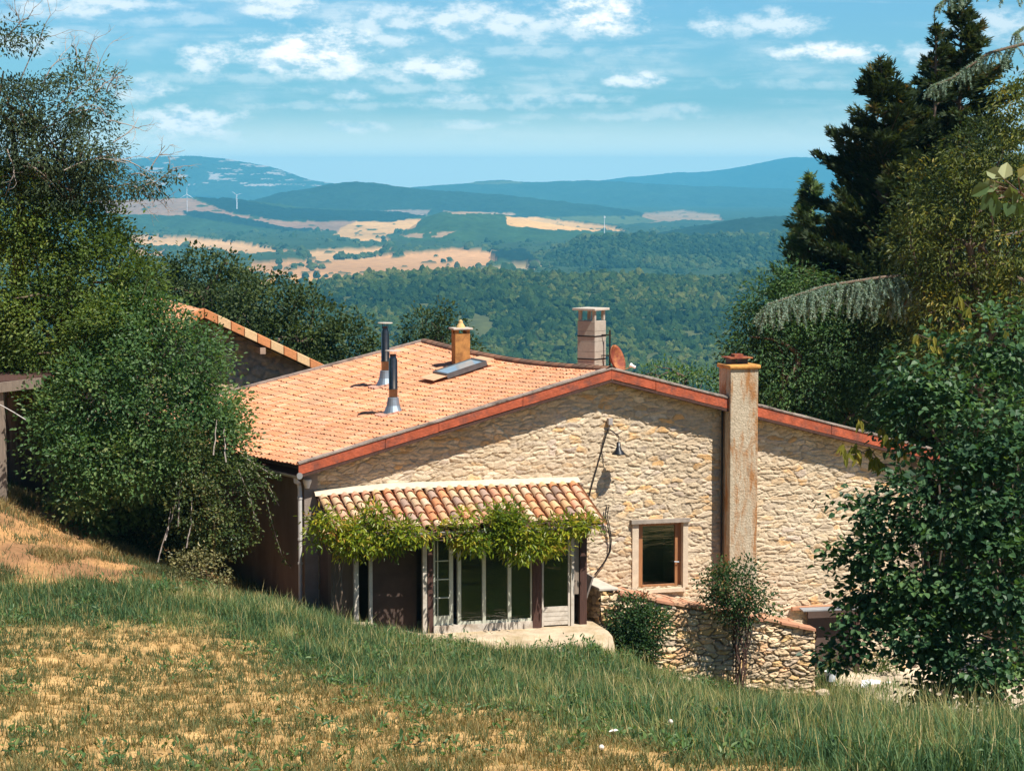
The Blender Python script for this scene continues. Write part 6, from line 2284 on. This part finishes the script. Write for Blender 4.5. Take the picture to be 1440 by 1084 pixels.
def ok_ground(X, Y):
    s = (X - G0[0]) * gv[0] + (Y - G0[1]) * gv[1]
    n_ = (X - G0[0]) * nv[0] + (Y - G0[1]) * nv[1]
    house_ = (s > -.3) & (n_ < 0)
    po = (s > .6) & (s < S_(838, PN)) & (n_ < PN + .25)
    te = (s > S_(590, PN)) & (s < S_(836, PN)) & (n_ < PN + 1.1 + .5 * (fbm(s * .9, n_ * .9, 0, 3, 2) - .5))
    la = (s > a_s - .3) & (s < b_s + .1) & (n_ < RN + .12)
    return ~(house_ | po | te | la)


def sample(n, y0, y1):
    Y = np.sqrt(rng.uniform(y0 ** 2, y1 ** 2, n))
    X = (rng.uniform(-.30, .30, n)) * Y
    return X, Y


# tall lush belt
X, Y = sample(700000, 25.5, 61)
Z = ground_z(X, Y)
a_, px, py, hi = lushness(X, Y, Z)
inb = (py > hi - 4) | (Y < 49)
dn = fbm(X * 1.3, Y * 1.3, 0, 3, 101)
kp = ok_ground(X, Y) & (rng.random(len(X)) < a_ * (.35 + 1.1 * dn)) & inb & (px > -330) & (px < 1760)
X, Y, a_, px, py = X[kp], Y[kp], a_[kp], px[kp], py[kp]
tall = fbm(X * .5, Y * .4, 0, 3, 111)
right = np.clip((px - 900) / 400, 0, 1)
cl = fbm(X * 3.2, Y * 2.6, 0, 3, 117)
h = (.07 + .34 * a_ * (.25 + tall) * (.35 + 1.3 * cl)) * rng.uniform(.45, 1.35, len(X)) * (.8 + .45 * right)
straw_ = fbm(X * .9, Y * .7, 0, 3, 121)
tint = .22 + .26 * (straw_ - .5) * 2 + .4 * (cl - .5) + rng.normal(0, .15, len(X)) + (rng.random(len(X)) < .10) * .45 + np.clip((straw_ - .60) * 2.5, 0, .35)
edge = np.clip(1 - (py - np.interp(px, LUSH_HI[:, 0], LUSH_HI[:, 1])) / 26, 0, 1)
tint = tint + edge * .25 * (rng.random(len(X)) < .5)
blades('tall_grass', X, Y, h, .014, tint, M_gr, .45, 'tall green meadow grass between the dry field and the house')
# seed stalks
X, Y = sample(54000, 26, 60)
Z = ground_z(X, Y)
a_, px, py, hi = lushness(X, Y, Z)
kp = ok_ground(X, Y) & (rng.random(len(X)) < a_ ** 2 * .5) & ((py > hi - 4) | (Y < 49)) & (px > -330) & (px < 1760)
X, Y, px = X[kp], Y[kp], px[kp]
blades('grass_stalks', X, Y, rng.uniform(.35, .8, len(X)) * (.75 + .5 * np.clip((px - 800) / 500, 0, 1)), .010, .78 + rng.normal(0, .15, len(X)), M_gr, .25, 'pale seed stalks standing above the meadow grass')
# short dry sward
X, Y = sample(660000, 25.5, 55)
Z = ground_z(X, Y)
a_, px, py, hi = lushness(X, Y, Z)
tf = fbm(X * 8.0, Y * 5.5, 0, 3, 131)
kp = (rng.random(len(X)) < np.clip((tf - .45) * 4.5, .05, 1) * (1 - a_ * .8)) & (py > hi) & (px > -330) & (px < 1760)
X, Y, tf = X[kp], Y[kp], tf[kp]
gsel = fbm(X * 1.1, Y * .9, 0, 3, 141)
tint = .58 + (.5 - gsel) * 1.0 + rng.normal(0, .15, len(X))
blades('short_grass', X, Y, rng.uniform(.04, .17, len(X)) * (.5 + tf), .014, np.clip(tint - .12, .05, .95), M_tuft, .5, 'thin short green and brown tufts over the dry field')
X, Y = sample(330000, 25.5, 56)
Z = ground_z(X, Y)
a_, px, py, hi = lushness(X, Y, Z)
kp = (rng.random(len(X)) < .30 * (1 - a_)) & (py > hi) & (px > -330) & (px < 1760)
X, Y = X[kp], Y[kp]
blades('straw_stubble', X, Y, rng.uniform(.03, .10, len(X)), .013, .7 + rng.normal(0, .2, len(X)), M_st, .7, 'dry yellow straw stubble over the field')
# dry bank at the left
X = rng.uniform(-14.5, -4.5, 190000); Y = rng.uniform(50, 63, 190000)
Z = ground_z(X, Y)
px, py = proj(np.stack([X, Y, Z], -1))
hi = np.interp(px, LUSH_HI[:, 0], LUSH_HI[:, 1])
tf = fbm(X * 1.2, Y * 1.2, 0, 3, 151)
kp = ok_ground(X, Y) & (py < hi + 6) & (rng.random(len(X)) < np.clip((tf - .40) * 3, .05, 1))
X, Y, tf = X[kp], Y[kp], tf[kp]
gs = fbm(X * .9, Y * .9, 0, 3, 161)
blades('bank_grass', X, Y, rng.uniform(.06, .26, len(X)), .014, np.where(gs > .53, .28, .74) + rng.normal(0, .16, len(X)), M_tuft, .6, 'dry grass and weeds on the earth bank at the left')
# yard and rough edges right of the house
X = rng.uniform(3, 14, 60000); Y = rng.uniform(49, 64, 60000)
Z = ground_z(X, Y)
px, py = proj(np.stack([X, Y, Z], -1))
tf = fbm(X * .8, Y * .8, 0, 3, 171)
kp = ok_ground(X, Y) & (px > 930) & (py < np.interp(px, LUSH_HI[:, 0], LUSH_HI[:, 1]) + 10) & (rng.random(len(X)) < np.clip((tf - .42) * 4, 0, 1) * np.clip((1310 - px) / 60, 0, 1))
X, Y = X[kp], Y[kp]
blades('yard_grass', X, Y, rng.uniform(.08, .3, len(X)), .016, .45 + rng.normal(0, .16, len(X)), M_gr, .5, 'rough green grass at the edge of the gravel yard')

# broad leaved weeds among the grass
X, Y = sample(6600, 26, 60)
Z = ground_z(X, Y)
a_, px, py, hi = lushness(X, Y, Z)
wn = fbm(X * .7, Y * .6, 0, 3, 181)
kp = ok_ground(X, Y) & (rng.random(len(X)) < .10 + .9 * a_) & (wn > .50) & (py > hi - 6) & (px > -330) & (px < 1760)
X, Y, Z = X[kp], Y[kp], Z[kp]
I = np.repeat(np.arange(len(X)), 14)
ht = rng.uniform(.05, .34, len(X))
WC = np.stack([X[I] + rng.normal(0, .07, len(I)), Y[I] + rng.normal(0, .07, len(I)), Z[I] + ht[I] * rng.uniform(.2, 1.1, len(I))], 1)
WD = rdir(len(I)) + np.array([0, 0, .35])
WN = rdir(len(I)) * .5 + np.array([.1, -.2, 1.0])
o = link('meadow_weeds', leaves('meadow_weeds', WC, WD, WN, .10 * rng.uniform(.5, 1.4, len(I)), .042, .5 + rng.normal(0, .2, len(I)), G_deep))
tag(o, 'broad leaved green weeds scattered through the meadow grass', None, None, 'stuff')
# dandelion clocks
M_dand = std_mat('dandelion_white', (.80, .76, .68), .9, .05, 1)
dl = ['white dandelion clock nearest the dry ground', 'white dandelion clock among the tall green grass right of centre']
for i, (a, b, Y) in enumerate(((846, 1050, 29.5), (943, 1014, 33.0))):
    c = P(a, b, Y)
    th = thing('dandelion', np.array([c[0], c[1], gz(c[0], c[1])]), dl[i], 'dandelion', 'dandelion clocks in the grass')
    m = MB(); m.tube([np.array([c[0], c[1], gz(c[0], c[1])]), c], .003, 5); m.build('stem', G_bramble, th)
    nn = 240
    d = rdir(nn)
    link('seed_head', strips('seed_head', np.tile(c, (nn, 1)), d, rdir(nn), .036, .006, np.full(nn, 1.0), M_dand, 0), parent=th)
    m = MB(); v, f = ico(2, 3, .1); m.add(v * .030 + c, tris=f); m.build('seed_ball', M_dand, th)
c = P(863, 1027, 31)
bf = thing('white_flower', np.array([c[0], c[1], gz(c[0], c[1])]), 'small white flat flower between the two dandelion clocks', 'flower')
m = MB(); m.tube([np.array([c[0], c[1], gz(c[0], c[1])]), c], .003, 5); m.build('stem', G_bramble, bf)
link('petals', leaves('petals', np.tile(c, (6, 1)) + rng.normal(size=(6, 3)) * .008, np.array([[1, 0, .3], [.6, .3, .2], [-.6, .2, -.2], [-.8, -.2, -.1], [.9, -.2, .4], [-.2, -.3, .3]], float), np.tile([0, -.5, 1.0], (6, 1)), .06, .03, np.full(6, 1.0), M_dand), parent=bf)
